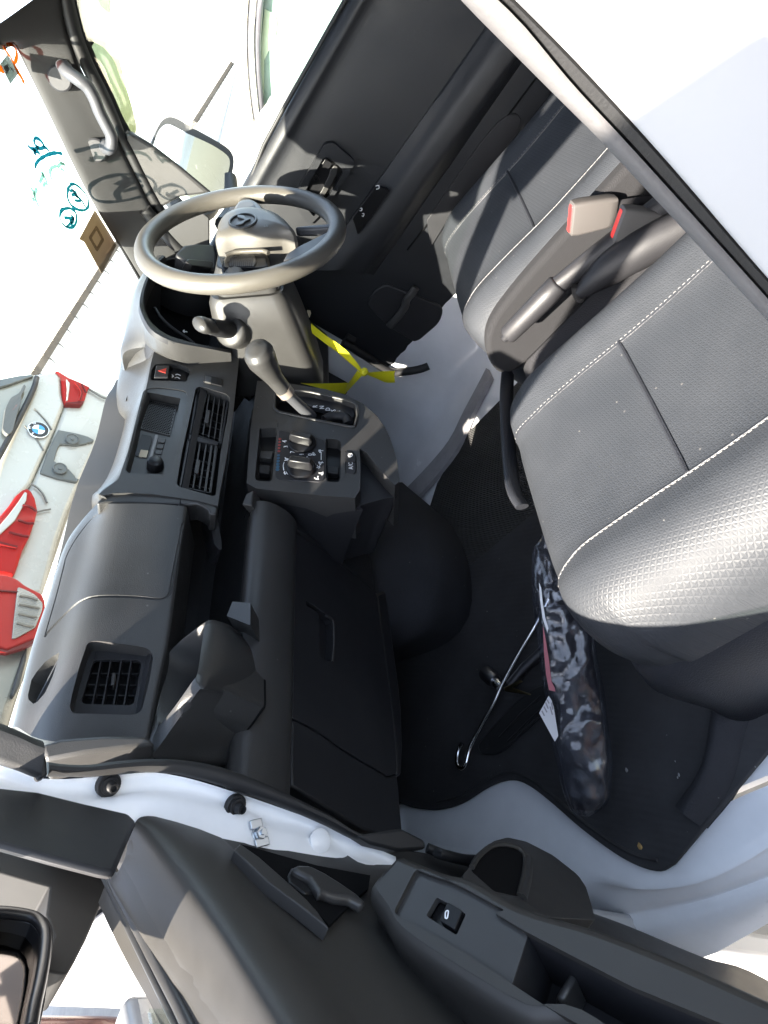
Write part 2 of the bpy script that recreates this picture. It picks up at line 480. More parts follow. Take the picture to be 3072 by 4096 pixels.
new(box(Plane((.70, .26, .1), (1, 0, 0), (0, 1, 0)), -.20, .28, -.62, .58, -.04, .0), 'right_front_body', WHT, van, bevel=.01)
new(box(Plane((-.655, .25, .25), (1, 0, 0), (0, 1, 0)), -.30, .22, -.23, .48, -.01, .01), 'kick_panel', PLD, van)
# roof lining, rear bulkhead, right body side
rf = sheet([[Vector((x, y, 1.235 + .02 * math.cos(x * 2) - .06 * (abs(x) / .62) ** 6)) for x in (-.62, -.58, -.3, 0, .3, .58, .62)] for y in (-.27, -.6, -1.02)], 20, 4, back=(0, 0, .04))
new(rf, 'roof', GREY, van, 60)
for sx in (-1,):
    new(tube(cr([Vector((sx * .63, -.20, 1.13)), Vector((sx * .645, -.40, 1.135)), Vector((sx * .65, -.70, 1.135)), Vector((sx * .65, -1.04, 1.12))], 4), .045, k=12), 'roof_rail', GREY, van, 60)
bk = plate([Vector((x, -1.02, z)) for x, z in ((-.66, -.03), (.66, -.03), (.66, 1.24), (-.66, 1.24))], [rrect(Plane((0, -1.02, .98), (0, 1, 0)), -.45, .45, -.17, .15, .05)], Plane((0, -1.02, .98), (0, 1, 0)), .03)
new(bk, 'rear_bulkhead', GREY, van)
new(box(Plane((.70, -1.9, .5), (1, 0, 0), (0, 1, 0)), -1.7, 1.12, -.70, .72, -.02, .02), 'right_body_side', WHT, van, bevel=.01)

new(prism([Vector((x, .165 - .8719 * (z - .811) - .03, z)) for x, z in ((-.54, 1.20), (.10, 1.20), (.10, 1.09), (.06, 1.072), (-.50, 1.072), (-.54, 1.10))], (0, -.014, -.010)), 'added_sun_visor', GREY, van, bevel=.005)  # unseen visor, added hanging down to keep sun off the driver door
new(sheet([[Vector((x, -.20, 1.205)) for x in (-.62, -.3, 0, .3, .56)], [Vector((x, -.24, 1.245)) for x in (-.62, -.3, 0, .3, .58)], [Vector((x, -.30, 1.262)) for x in (-.62, -.3, 0, .3, .60)]], 14, 3), 'roof_header', GREY, van, 60)
# passenger side rear pillar with its weatherstrip, close to the viewer
PB = ax('x', -.662)
inn = S('C', '-250,-330 0,-66 60,0 190,135 560,500 800,740 1200,1165 1650,1660 2100,2160', PB)
out = S('C', '-60,-330 190,-60 250,0 390,140 640,440 900,720 1200,1050 1659,1560 2150,2110', ax('x', -.672))
def strip_section(a, b, n=9):
    r = []
    nrm = Vector((-1, .55, 0)).normalized()
    for j in range(n):
        t = j / (n - 1); r.append(a.lerp(b, t) + nrm * .0035 * math.sin(math.pi * t) ** .6)
    return r
A_ = resample(cr(inn, 5), 40); B_ = resample(cr(out, 5), 40)
fr_rows = [strip_section(a, b) + [b + Vector((.012, .006, 0)), a + Vector((.012, -.002, 0))] for a, b in zip(A_, B_)]
WST = mat('weathered grey rubber', (.085, .082, .082), .6, bump=('grain', 400, .25), var=.15)
new(loft(fr_rows), 'weatherstrip', WST, van, 45)
gapo = S('C', '10,-330 260,-50 310,0 600,290 900,610 1200,945 1659,1475 2150,2020', ax('x', -.676))
G_ = resample(cr(gapo, 5), 40)
new(loft([[b + Vector((.001, -.001, 0)), b + Vector((.02, .004, 0)), g + Vector((.02, -.01, 0)), g + Vector((.004, 0, 0))] for b, g in zip(B_, G_)]), 'door_gap_seal', RUB, van)
PW = ax('x', -.682)
r0 = gapo
o1 = lambda d, e, h: [q + Vector((-h, -d, e)) for q in r0]
rows = [[q + Vector((.02, -.004, 0)) for q in r0], [q + Vector((.003, -.001, 0)) for q in r0], o1(.004, 0, .0035), o1(.02, .0, .008), o1(.045, 0, .011), o1(.052, 0, .0095), o1(.064, 0, .0095),
        o1(.072, 0, .012), o1(.13, 0, .016), o1(.30, 0, .018), o1(.6, 0, .016)]
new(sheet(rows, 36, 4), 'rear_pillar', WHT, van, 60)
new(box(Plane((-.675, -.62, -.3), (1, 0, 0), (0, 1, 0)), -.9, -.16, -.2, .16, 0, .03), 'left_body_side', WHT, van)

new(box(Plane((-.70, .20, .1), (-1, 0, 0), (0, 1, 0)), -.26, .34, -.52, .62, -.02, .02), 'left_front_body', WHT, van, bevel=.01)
new(tube([Vector((-.665, -.02, .72)), Vector((-.655, .12, .80)), Vector((-.64, -.10, 1.05)), Vector((-.62, -.27, 1.22))][1:], .035, k=12), 'left_front_pillar', GREY, van, 60)
# front door jamb on the passenger side: white pressed steel with bumps
JP = Plane((-.66, -.112, .6), (-.18, -1, .04), (0, 0, 1))
rows = [S('J', '-80,395 60,440 200,492 450,485 700,462 850,480 1000,520 1200,585 1400,655 1560,715 1660,760', JP.off(-.002)) + S('K', '860,740 1000,800', JP.off(-.002)),
        S('J', '-80,410 60,452 200,504 450,505 700,482 850,500 1000,540 1200,608 1400,680 1560,740 1660,785', JP.off(-.010)) + S('K', '860,765 1000,830', JP.off(-.010)),
        S('J', '-80,440 60,500 200,540 380,560 560,560 700,540 850,545 1000,580 1180,640 1300,690 1400,700 1500,750 1640,840', JP.off(-.012)) + S('K', '850,810 1000,870', JP.off(-.006)),
        S('J', '-80,480 60,540 200,580 400,600 560,590 640,575 800,590 1000,640 1150,670 1280,730 1400,770 1500,820 1640,890', JP.off(-.002)) + S('K', '850,850 1000,920', JP.off(0)),
        S('J', '-80,620 200,660 400,690 640,720 800,720 1000,800 1200,840 1400,900 1640,980', JP.off(.002)) + S('K', '850,950 1000,1000', JP.off(.002))]
new(sheet(rows, 44, 4, back=(.01, .05, 0)), 'front_door_jamb', WHI, van, 60)
def jamb_pos(fr, x, y, d=0): return hit(fr, x, y, JP.off(d))
for fx, fy in ((513, 520), (1115, 620)):
    c = jamb_pos('J', fx, fy, -.004); axd = (JP.n * .9 + Vector((-.45, 0, -.30))).normalized()
    stop = new(lathe(c, axd, [(h * .68, r * .68) for h, r in [(-.004, .0168), (.003, .0168), (.0045, .0155), (.0045, .0125), (.0075, .0118), (.008, .0085), (.014, .008), (.016, .0065), (.020, .0062), (.020, .0042), (.015, .0035)]]), 'rubber_stop', RUB, van)
c = jamb_pos('J', 1225, 752, .0)
stk = new(lathe(c, JP.n, [(-.002, .0075), (.002, .0075), (.002, .0055), (.004, .005)], 16), 'door_striker', ZNC, van)
e = new(lathe(c + JP.n * .004, JP.n, [(0, .0062), (.004, .0062), (.005, .0054), (.005, .003), (.008, .0025)], 6), 'hex_nut', ZNC, stk)
new(box(Plane(c + JP.n * .002, JP.n, (1, 0, .35)), -.0125, -.0045, -.008, .007, 0, .003, box(Plane(c + JP.n * .002, JP.n, (1, 0, .35)), .0045, .0135, -.004, .009, 0, .003)), 'lock_tab', ZNC, stk, bevel=.0008)
c = jamb_pos('J', 1520, 785, -.001)
new(lathe(c, JP.n, [(-.003, .012), (.0002, .012), (.0014, .0098), (.0014, .001)]), 'pressed_dimple', WHI, van)
# black seal lip that runs down the jamb edge beside the dash
a = S('J', '222,412 300,424 420,426 560,408 700,398 850,402 1000,425 1150,472 1300,535 1450,612 1560,668 1659,735', JP.off(.006)) + S('K', '860,700 1010,655 ', JP.off(.006))[:1]
b = S('J', '222,482 300,482 420,484 560,470 700,462 850,474 1000,512 1150,560 1300,612 1450,672 1560,720 1659,770', JP.off(.006)) + S('K', '880,745 1010,790', JP.off(.006))[:1]
a = resample(cr(a, 4), 40); b = resample(cr(b, 4), 40)
rings = []
for p, q in zip(a, b):
    m_ = (p + q) / 2; hw = (q - p) / 2
    rings.append([m_ + hw * math.cos(t) + JP.n * .009 * math.sin(t) for t in [i * math.pi / 5 for i in range(10)]])
new(loft(rings), 'jamb_seal', RUB, van, 45)
a = S('J', '-90,190 0,228 80,262 150,296 196,312', JP.off(.02)); b = S('J', '-90,400 0,428 80,452 150,480 190,492', JP.off(.02))
a = resample(cr(a, 4), 14); b = resample(cr(b, 4), 14); rings = []
for p, q in zip(a, b):
    m_ = (p + q) / 2; hw = (q - p) / 2
    rings.append([m_ + hw * math.cos(t) + JP.n * .014 * math.sin(t) * (1 + .25 * math.cos(3 * t)) for t in [i * math.pi / 8 for i in range(16)]])
new(loft(rings), 'pillar_weatherstrip', RUB, van, 45)
a = S('J', '205,380 222,370 232,392 226,460 190,492', JP.off(.024))
new(prism(S('J', '196,312 222,412 226,476 190,492 180,470 176,330', JP.off(.026)), -JP.n * .02), 'seal_end', RUB, van, bevel=.002)
# kick panel trim at the foot of the jamb
new(prism(S('K', '1030,655 1100,690 1148,715 1155,760 1010,770 870,735 800,690', JP.off(.016)), -JP.n * .02), 'seal_foot', RUB, van, bevel=.003)

# windscreen, its dark border and what is written on it
ws_out = [hit('f', x, y, WS) for x, y in ((-700, -500), (-700, 3100), (60, 3000), (560, 2000), (760, 1000), (620, 700), (150, 170), (40, 150))]
wsg = bmesh.new()
def wsp(x, z): 
    t = (z - .811) / .359
    return Vector((x, .161 - .313 * t, z))
vs = [wsg.verts.new(q) for q in (wsp(-.60, .70), wsp(.62, .70), wsp(.61, 1.2), wsp(-.59, 1.2))]; wsg.faces.new(vs)
glassp = new(wsg, 'windscreen', WIN, van, 0)
fb = S('V', '1284,330 1240,420 1160,560 1050,1000 870,1440 830,1560 760,1800', WS) + S('G', '400,500 350,680 300,900', WS)
fb = cr(fb, 4)
new(loft([[p + WS.n * .001, p + WS.n * .003, p + Vector((0, -.035, -.05)) + WS.n * .003, p + Vector((0, -.035, -.05)) + WS.n * .001] for p in fb]), 'dark_border', mat('black enamel band', (.045, .043, .042), .6, bump=('grain', 900, .2)), glassp)
ws_edge = S('A', '-80,330 0,290 40,270 70,270 110,300 160,400 240,560 380,850 520,1140 660,1400 780,1600 930,1860', WS.off(.004))
new(tube(cr(ws_edge, 5), .0032, k=8), 'windscreen_rubber', RUB, van, 60)
ink = bmesh.new()
strokes = ['233,915 225,940 235,965 265,985 290,975 285,955 260,925 233,915', '290,975 310,985 325,1005', '183,965 205,985 225,990 255,980', '225,990 228,1010 232,1030', '225,1000 250,1010 265,1022',
           '235,1120 235,1095 260,1060 310,1030 365,1015 413,1020']
for q in strokes: ribbon(S('A', q, WS.off(.001)), .0088, WS, bm=ink)
for q in ['470,1222 450,1260 450,1320 480,1370 530,1395 570,1390 587,1360 580,1310 545,1260 500,1225 470,1222', '470,1240 500,1290 540,1330 570,1380', '462,1270 480,1265 510,1285', '475,1300 490,1290 520,1310', '492,1330 535,1335',
          '450,1382 415,1390 398,1420 400,1460 430,1500 465,1512 495,1495 508,1455 500,1410 470,1385 450,1382', '425,1445 490,1450', '470,1432 490,1450 465,1475', '440,1505 490,1465']:
    ribbon(S('A', q, WS.off(.001)), .0085, WS, bm=ink)
new(ink, 'handwriting', TEAL, glassp, 0)
ink = bmesh.new()
for q in ['340,1115 330,1150 345,1195', '340,1115 375,1100', '385,1050 400,1075 435,1100', '380,1110 400,1090 425,1085', '400,1120 425,1130', '268,1135 300,1185 315,1235', '290,1150 275,1185 262,1215', '300,1210 285,1240', '200,1240 225,1280 235,1320', '245,1250 222,1300', '235,1320 255,1370', '212,1325 228,1320']:
    ribbon(S('A', q, WS.off(.001)), .0088, WS, bm=ink)
new(ink, 'faded_handwriting', glass('faded marker ink', (.42, .56, .51), .0, opac=.1, ocol=(.42, .6, .55)), glassp, 0)
for q, wd in (('20,300 40,340 70,380 90,420', .010), ('75,290 105,330 110,380 95,420', .009), ('40,292 75,290', .010), ('90,420 120,480 150,530 155,555', .012), ('-30,440 0,455 20,465', .016)):
    new(ribbon(S('A', q, WS.off(.001)), wd, WS), 'orange_mark', ORG, glassp, 0)
new(prism(S('A', '0,425 50,360 130,480 70,558', WS.off(-.004)), -WS.n * .0008), 'paper_note', glass('grey green paper', (.33, .35, .31), .02, opac=.25, ocol=(.42, .45, .38)), glassp, 0)
ink = bmesh.new()
for q in ('25,450 55,430', '30,470 50,440', '35,490 60,450', '70,450 90,470'): ribbon(S('A', q, WS.off(-.003)), .005, WS, bm=ink)
new(ink, 'note_scribble', mat('dark pen', (.06, .06, .06), .7), glassp, 0)
stp = roundpoly(S('P', '840,1635 1032,1948 900,2200 745,1918 700,1895', WS.off(-.003)), .004)
STK = glass('tan sticker back', (.34, .28, .22), .02, opac=.25, ocol=(.5, .38, .26))
stick = new(prism(stp, -WS.n * .0006), 'inspection_sticker', STK, glassp, 0)
new(plate(roundpoly(S('P', '855,1770 925,1900 860,2010 785,1880', WS.off(-.0022)), .006), [roundpoly(S('P', '855,1812 898,1892 858,1965 812,1885', WS.off(-.0022)), .004)], WS, .0006), 'sticker_print', glass('brown show-through print', (.8, .76, .70), .0, opac=.05, ocol=(.3, .22, .15)), stick, 0)

# driver side front pillar: cloth covered trim, grab handle, door seal
AP = ax('x', .62)
e1 = S('A', '-120,240 0,292 45,272 75,272 115,303 165,405 240,560 380,852 520,1142 660,1402 790,1610 950,1880', WS.off(.006))
e2 = S('A', '380,-120 392,0 405,100 430,220 470,330 520,470 600,620 700,800 780,960 860,1110 1000,1390 1130,1600 1260,1800', AP)
r1 = resample(cr(e1, 5), 50); r2 = resample(cr(e2, 5), 50)
rows = [[p + Vector((.03, .02, 0)) for p in r1], r1, [p.lerp(q, .35) + Vector((-.006, 0, 0)) for p, q in zip(r1, r2)], [p.lerp(q, .75) + Vector((-.004, 0, 0)) for p, q in zip(r1, r2)], r2, [q + Vector((.02, .0, -.0)) for q in r2]]
pil = new(sheet(rows, 50, 4), 'pillar_trim', GREY, van, 60)
hp = S('A', '395,470 440,490 520,528 580,575 625,650 660,740 705,830 738,900 738,960 715,995 672,1012', Plane((.56, 0, 0), (1, 0, 0)))
hp[0] = hp[0] + Vector((.03, 0, 0)); hp[-1] = hp[-1] + Vector((.035, 0, 0)); hp[-2] = hp[-2] + Vector((.012, 0, 0)); hp[1] = hp[1] + Vector((.012, 0, 0))
gh = new(tube(cr(hp, 6), .0145, k=14, squash=.8), 'grab_handle', GRT, van, 60)
for fx, fy in ((400, 520), (640, 995)):
    p = hit('A', fx, fy, ax('x', .592)); new(lathe(p, (-1, -.15, .1), [(-.004, .022), (.004, .022), (.006, .019), (.006, .001)]), 'handle_socket', PLD, gh)
sp = S('A', '430,-120 438,0 460,110 500,260 560,410 640,570 720,730 790,880 850,990 950,1190 1060,1390 1180,1560 1300,1750', ax('x', .632))
new(tube(cr(sp, 5), .011, k=10), 'door_seal', RUB, van, 60)
sp2 = S('A', '462,-120 470,0 500,130 540,270 610,440 700,620 770,780 830,940', ax('x', .645))
new(tube(cr(sp2, 5), .006, k=8), 'seal_lip', WST, van, 60)
# frame of the driver door opening
sp3 = S('A', '485,-120 492,0 520,160 570,290 640,450 720,620 790,780 850,890', ax('x', .665))
new(tube(cr(sp3, 5), .0085, k=10), 'door_frame_edge', RUB, van, 60)
p = hit('A', 585, 298, ax('x', .67)); new(lathe(p, (.3, -.9, -.2), [(-.01, .006), (.010, .006), (.012, .005)], 12), 'rubber_buffer', RUB, van)

# ================================================================== DASHBOARD
from mathutils.bvhtree import BVHTree
def bvh(o):
    return BVHTree.FromObject(o, bpy.context.evaluated_depsgraph_get())
def on(tree, fr, txt, lift=0.0, fall=None):
    out = []
    for q in txt.split():
        x, y = map(float, q.split(',')); f = FR[fr]
        r = (RT * (-(y / f[2] + f[1] - 2048) / FP) + DN * ((x / f[2] + f[0] - 1536) / FP) + FW).normalized()
        h = tree.ray_cast(CAM, r)
        if h[0] is None:
            if fall is not None: out.append(hit(fr, x, y, fall))
            continue
        nn = h[1] if h[1].dot(r) < 0 else -h[1]
        out.append(h[0] + nn * lift)
    return out

dash = thing('dashboard', 'black plastic dashboard with air vents, radio bay, open shelf and glovebox across the cab', 'dashboard', (0, .05, .45))
Y = lambda v: ax('y', v)
# passenger side upper shell
rows = [[q + Vector((0, .09, -.02)) for q in S('G', '640,200 520,330 440,450 380,620 320,820 250,1030 180,1280 84,1677', Y(.13))],
        S('G', '640,200 520,330 440,450 380,620 320,820 250,1030 180,1280 84,1677', Y(.13)),
        S('G', '690,190 615,310 545,540 470,800 400,1060 330,1330 250,1560 215,1735', Y(.085)),
        S('G', '735,190 725,310 665,620 585,900 520,1150 450,1400 400,1600 370,1770', Y(.048)),
        S('G', '1000,190 985,300 930,620 880,900 830,1130 770,1400 730,1600 700,1795', Y(.020)),
        S('G', '1200,205 1190,300 1140,640 1105,900 1070,1130 1010,1400 970,1600 935,1800', Y(.003)),
        S('G', '1240,213 1228,300 1180,640 1147,900 1112,1130 1055,1400 1015,1600 975,1803', Y(.003))]
shell = new(sheet(rows, 40, 6, back=(0, .07, -.045)), 'passenger_shell', PLA, dash, 40)
DP = Plane((0, .022, .70), (0, -.88, .47)); UP_ = Plane((0, .09, .760), (0, -.43, .9))
vo = S('S', '965,1050 1005,1022 1080,1018 1600,1080 1660,1110 1695,1180 1650,1450 1575,1760 1530,1810 1450,1832 830,1818 790,1795 775,1740 800,1600 880,1300', DP)
dv = S('S', '712,1165 700,1240 640,1420 560,1610 480,1712 440,1738 392,1690 388,1640 425,1480 480,1390 560,1280 640,1205', UP_)
tr = bvh(shell)
seam = on(tr, 'G', '296,1075 330,1030 430,925 500,860 570,822 680,806 800,806 920,812 1050,826 1100,815 1128,780 1150,660 1185,480 1215,320')
seam2 = on(tr, 'G', '300,1060 340,920 390,740 425,600 440,540 520,400 620,280 700,205')
cut(shell, [prism(roundpoly(vo, .006), -DP.n * .045), prism([p + DP.n * .03 for p in roundpoly(vo, .006)], -DP.n * .04), prism([p + UP_.n * .03 for p in dv], -UP_.n * .06),
            tube(resample(cr(seam, 4), 60), .0022, k=6), tube(resample(cr(seam2, 4), 40), .0012, k=6)])
# side vent: bezel, slats, tab
PV = DP.off(-.020)
vb = S('S', '905,1000 1100,975 1720,1050 1790,1190 1620,1880 1450,1930 760,1900 700,1760', PV)
vi = roundpoly(S('S', '1035,1222 1080,1210 1520,1212 1568,1245 1482,1690 1440,1715 930,1702 898,1672', PV), .004)
vent = new(plate(roundpoly(vb, .006), [vi], PV, .006), 'side_vent', PLD, dash, bevel=.0015)
def slat(a, b, n, wd, dp, bm=None):
    t = (b - a).normalized(); s = n.cross(t).normalized() * wd / 2; r = []
    for p in (a, b): r.append([p + s, p - s, p - s - n * dp, p + s - n * dp])
    return loft(r, bm)
for x0, x1 in ((1120, 1020), (1228, 1133), (1345, 1255), (1455, 1370)):
    q = S('S', '%d,1205 %d,1712' % (x0, x1), PV.off(-.003)); new(slat(q[0], q[1], PV.n, .0017, .010), 'slat', PLD, vent, 0)
for y0, xa, xb in ((1362, 985, 1545), (1488, 950, 1520), (1604, 925, 1500)):
    q = S('S', '%d,%d %d,%d' % (xa, y0, xb, y0 + 6), PV.off(-.014)); new(slat(q[0], q[1], PV.n, .0017, .008), 'cross_slat', PLD, vent, 0)
q = S('S', '1262,1355 1240,1480 1205,1690', PV.off(.002))
new(prism(roundpoly(S('S', '1235,1360 1275,1345 1280,1400 1262,1490 1225,1490', PV.off(.003)), .002), -PV.n * .012), 'vent_tab', PLG, vent, bevel=.001)
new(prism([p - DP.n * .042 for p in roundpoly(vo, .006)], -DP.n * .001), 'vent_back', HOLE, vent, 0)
# defroster slot with its slats
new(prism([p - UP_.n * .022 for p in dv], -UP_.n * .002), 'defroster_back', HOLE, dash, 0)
for q in ('640,1215 400,1680', '680,1235 440,1730', '695,1290 490,1690'):
    p = S('S', q, UP_.off(-.0005)); new(slat(p[0], p[1], UP_.n, .0026, .012), 'defroster_slat', GRT, dash, 0)
# left end cap under the jamb seal, inner tray, lip roll, glovebox
new(prism(S('J', '196,330 290,300 500,285 700,288 735,330 560,352 400,372 215,408', Plane((-.575, -.02, .7), (-.25, -1, .3))), (0, .05, -.02)), 'end_cap', PLA, dash, bevel=.004)
tray = bmesh.new()
TP0 = [Vector((-.62, y, z)) for y, z in ((-.006, .556), (.05, .546), (.15, .545), (.165, .56), (.168, .66))]
grid(tray, [[p + Vector((dx, 0, 0)) for p in TP0] for dx in (0, .25, .5, .73, .9)])
new(tray, 'shelf_tray', PLD, dash, 40)
new(box(Plane((-.2, .10, .67), (0, 0, 1)), -.4, .45, -.09, .10, -.01, .0), 'shelf_ceiling', PLD, dash)
lp = [(.012, .553), (-.004, .5595), (-.013, .5625), (-.021, .562), (-.028, .556), (-.033, .545), (-.034, .528), (-.030, .508), (-.022, .490), (-.012, .479), (-.006, .475)]
LX = [-.64, -.5, -.35, -.2, -.142]
lip = new(sheet([[Vector((x, y, z)) for x in LX] for y, z in lp], 12, 3, back=(0, .03, -.01)), 'shelf_lip', PLA, dash, 60)
q = S('Y', '310,325 440,338 440,500 270,430', Plane((0, -.02, .55), (0, -.5, .85)))
cut(lip, [prism([p + Vector((0, -.03, .03)) for p in q], (0, .06, -.06))])
new(prism(roundpoly(S('Y', '280,415 330,400 438,405 435,470 400,480', Plane((0, -.006, .553), (0, -.3, .9))), .004), (0, .004, -.006)), 'shelf_hook', PLG, dash, bevel=.001)
GP = Plane((-.3, -.004, .476), (0, -1, -.36))     # glovebox face
gb_pts = S('H', '640,384 780,480 900,570 1040,680 1170,790', GP) + S('Y', '1390,800 1415,1000 1440,1250 1450,1460', GP) + S('Y', '1380,1480 1200,1370 1050,1280 870,1150 760,1090 683,1055', GP)
hd = S('Y', '782,190 840,225 900,270 960,315 980,345 985,420 985,520 975,640 930,628 880,600 882,420 880,300 860,270 785,225', GP)
lid = new(plate(gb_pts, [hd], GP, .02), 'glovebox_lid', PLD, dash, bevel=.002)
hr = S('Y', '782,190 860,265 880,300 882,420 880,600 782,545', GP.off(-.006))
new(prism([p - GP.n * .016 for p in hd], -GP.n * .004), 'handle_recess', PLD, lid)
new(tube(cr(S('Y', '930,300 962,320 980,345 986,420 986,520 976,640', GP.off(.0015)), 5), .0022, k=8), 'handle_rim', PLG, lid, 60)
# trims either side of the glovebox lid
lo = S('H', '640,380 560,150 480,120 430,180 470,600', GP.off(-.006))
GQ = GP.off(-.004)
new(prism(S('H', '640,372 560,100 700,70 1000,130 1060,150 1040,230 1020,360 1120,440 1170,790 1040,668 900,558 780,468', GP.off(-.003)), -GP.n * .03), 'centre_trim', PLD, dash, bevel=.006)
new(prism(S('Y', '683,1065 760,1100 870,1160 1050,1290 1200,1380 1378,1488 1452,1475 1465,1560 1475,1700', GP.off(-.001)) + S('K', '1038,720 1000,715 840,660 640,545 470,440', GP.off(-.001)) + S('W', '1476,1400', GP.off(-.001)), -GP.n * .02), 'side_trim', PLD, dash, bevel=.003)
new(prism(S('H', '1170,785 1235,760', GP.off(-.010)) + S('Y', '1470,800 1490,1000 1500,1250 1490,1480 1452,1475 1440,1250 1415,1000 1390,800', GP.off(-.010)), -GP.n * .03), 'lower_panel', PLD, dash, bevel=.006)
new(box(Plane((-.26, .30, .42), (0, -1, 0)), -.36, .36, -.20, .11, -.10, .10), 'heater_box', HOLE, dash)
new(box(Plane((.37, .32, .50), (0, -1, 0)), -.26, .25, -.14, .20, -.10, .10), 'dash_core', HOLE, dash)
# corner pocket (cup holder) beside the jamb
def wl(t): return [hit('W', float(q.split(',')[0]), float(q.split(',')[1]), Y(float(q.split(',')[2]))) for q in t.split()]
rC = wl('700,203,-.035 780,213,-.043 765,420,-.063 745,620,-.083 725,700,-.092 695,783,-.095 657,796,-.091 560,930,-.070 430,1115,-.045 320,1270,-.022 225,1385,-.004 190,1322,.0 270,1000,.012 360,510,.022')
rD = wl('960,290,-0.013 1060,335,-0.014 1230,430,-0.012 1290,600,-0.008 1280,760,-0.008 1265,850,-0.010 1300,930,-0.012 1370,1050,-0.008 1440,1170,-0.002 1478,1300,0.008 1475,1450,0.018 1000,1460,0.052 700,1200,0.082 600,600,0.082')
rB = wl('683,237,-.034 700,246,-.040 676,420,-.060 650,600,-.080 640,650,-.086 626,690,-.088 606,708,-.086 482,885,-.066 392,1005,-.044 312,1100,-.020 296,1113,-.006 292,1105,.0 320,900,.012 383,512,.021')
cen = sum(rB, Vector()) / len(rB)
rE = [c.lerp(d, .12) + (c - cen).normalized() * .002 for c, d in zip(rC, rD)]
rA = [cen.lerp(p, .82) + Vector((0, .02, -.10)) for p in rB]
rM = [d.lerp(c, .5) + (c - cen).normalized() * .004 for c, d in zip(rC, rD)]
rM2 = [d.lerp(c, .22) + (c - cen).normalized() * .001 for c, d in zip(rC, rD)]
rc_ = lambda r: cr(r, 4, closed=True)
lower = [rc_(r) for r in (rD, rM2, rM, rE)]
cols = [cr([r[i] for r in lower], 4) for i in range(len(lower[0]))]
lower = [[c[j] for c in cols] for j in range(len(cols[0]))]
pk = loft(lower + [rc_([e.lerp(c, .7) for e, c in zip(rE, rC)]), rc_(rC), rc_([c.lerp(b_, .6) + Vector((0, 0, .002)) for c, b_ in zip(rC, rB)]), rc_(rB), rc_(rA)], caps=False)
new(pk, 'corner_pocket', PLA, dash, 50)
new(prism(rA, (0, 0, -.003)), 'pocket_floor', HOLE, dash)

new(prism(S('W', '100,1290 330,1230 700,1150 1300,1200 1560,1300 1560,1650 100,1620', Y(.035)), (0, .02, 0)), 'corner_filler', PLD, dash)
# ---- centre stack
cp = S('M', '398,300 520,293 700,292 1000,312 1300,350 1400,372 1470,405 1508,440', PC) + S('E', '425,380 420,440 385,760 350,1000 300,1270', PC) + S('T', '1040,950 1000,1190 870,1160 700,1118 550,1093', PC) + S('G', '995,124 850,119 745,122 690,135', PC) + S('V', '1090,1600 1170,1530 1310,1428', PC) + S('D', '850,1500 900,1300 970,1080 1000,940 1020,860', PC)
rad_o = roundpoly(S('M', '232,905 262,860 330,838 430,830 620,846 760,868 812,890 826,935 812,1040 740,1400', PC) + S('T', '400,330 330,620 305,690 255,738 205,733', PC) + S('D', '1100,1659 980,1659 850,1657 828,1630 880,1400 935,1220', PC), .003)
vent_o = roundpoly(S('M', '937,845 985,815 1060,830 1345,918 1392,970 1350,1300', PC) + S('T', '1120,0 1040,420 970,1030 930,1050 700,985 440,912 392,868 470,400 560,0', PC), .003)
haz_o = roundpoly(S('M', '400,520 500,512 720,522 850,575 862,640 812,752 590,742 345,735 330,690 350,600', PC), .003)
stack = new(plate(cp, [rad_o, vent_o, haz_o], PC, .03), 'centre_panel', PLA, dash, bevel=.0035, seg=3)
# lit side edge of the stack standing proud of the shell
es = S('G', '650,195 700,182 850,180 1000,184 1240,200', PC.off(-.004)) + S('T', '700,1160 800,1205 860,1250 880,1312 985,1312 996,1215', PC.off(-.002)) + S('T', '860,1150 700,1105 550,1080', PC.off(-.002)) + S('G', '1000,112 850,110 745,112 690,130 640,180', PC.off(-.004))
new(prism(es, (0, .035, -.015)), 'panel_edge', PLG, stack, bevel=.003)
ch = S('T', '830,1250 860,1310 985,1315 1060,1720 1060,1830 1020,1838 950,1760 890,1500', Plane((0, .03, .62), (0, -1, .3)))
new(prism(ch, (0, .04, -.01)), 'panel_foot', PLD, stack, bevel=.002)
# radio bay
RP = PC.off(-.020)
radio = new(prism([p - PC.n * .018 for p in rad_o], -PC.n * .003), 'radio', PLG, dash, bevel=.001)
new(plate([PC.at(*PC.uv(p), -.0015) for p in rad_o], [[PC.at(*PC.uv(p), -.0015) for p in roundpoly(S('M', '262,925 300,880 740,965 720,1040', PC) + S('T', '320,300 195,728', PC) + S('D', '1080,1650 850,1640 835,1620', PC), .003)]], PC, .016), 'radio_bezel', PLG, radio)
gr = S('M', '305,990 692,1078 600,1462 205,1372', RP.off(.0045))
grl = new(prism(roundpoly(gr, .002), -RP.n * .003), 'speaker_grille', PLG, radio, bevel=.0006)
gd = bmesh.new()
for i in range(18):
    for j in range(13):
        a = (i + .9) / 18.6; b = (j + .7 + .5 * (i % 2)) / 14
        c = gr[0].lerp(gr[3], a).lerp(gr[1].lerp(gr[2], a), b) + RP.n * .0003
        lathe(c, RP.n, [(-.001, .0016), (.0001, .0016)], 6, gd)
o = new(gd, 'grille_holes', HOLE, grl, 0); o['kind'] = 'stuff'
dw = roundpoly(S('D', '940,1385 1005,1398 1012,1420 975,1545 900,1532 895,1515', RP.off(.0035)), .002)
win = new(prism(dw, -RP.n * .006), 'radio_display', GLB, radio, bevel=.0006)
new(prism(roundpoly(S('D', '935,1490 985,1497 972,1543 920,1535', RP.off(.0038)), .001), -RP.n * .002), 'display_sticker', mat('cream sticker', (.50, .42, .30), .7), win, 0)
strip = roundpoly(S('D', '1030,1390 1048,1390 1050,1410 1005,1570 985,1565', RP.off(.005)), .001)
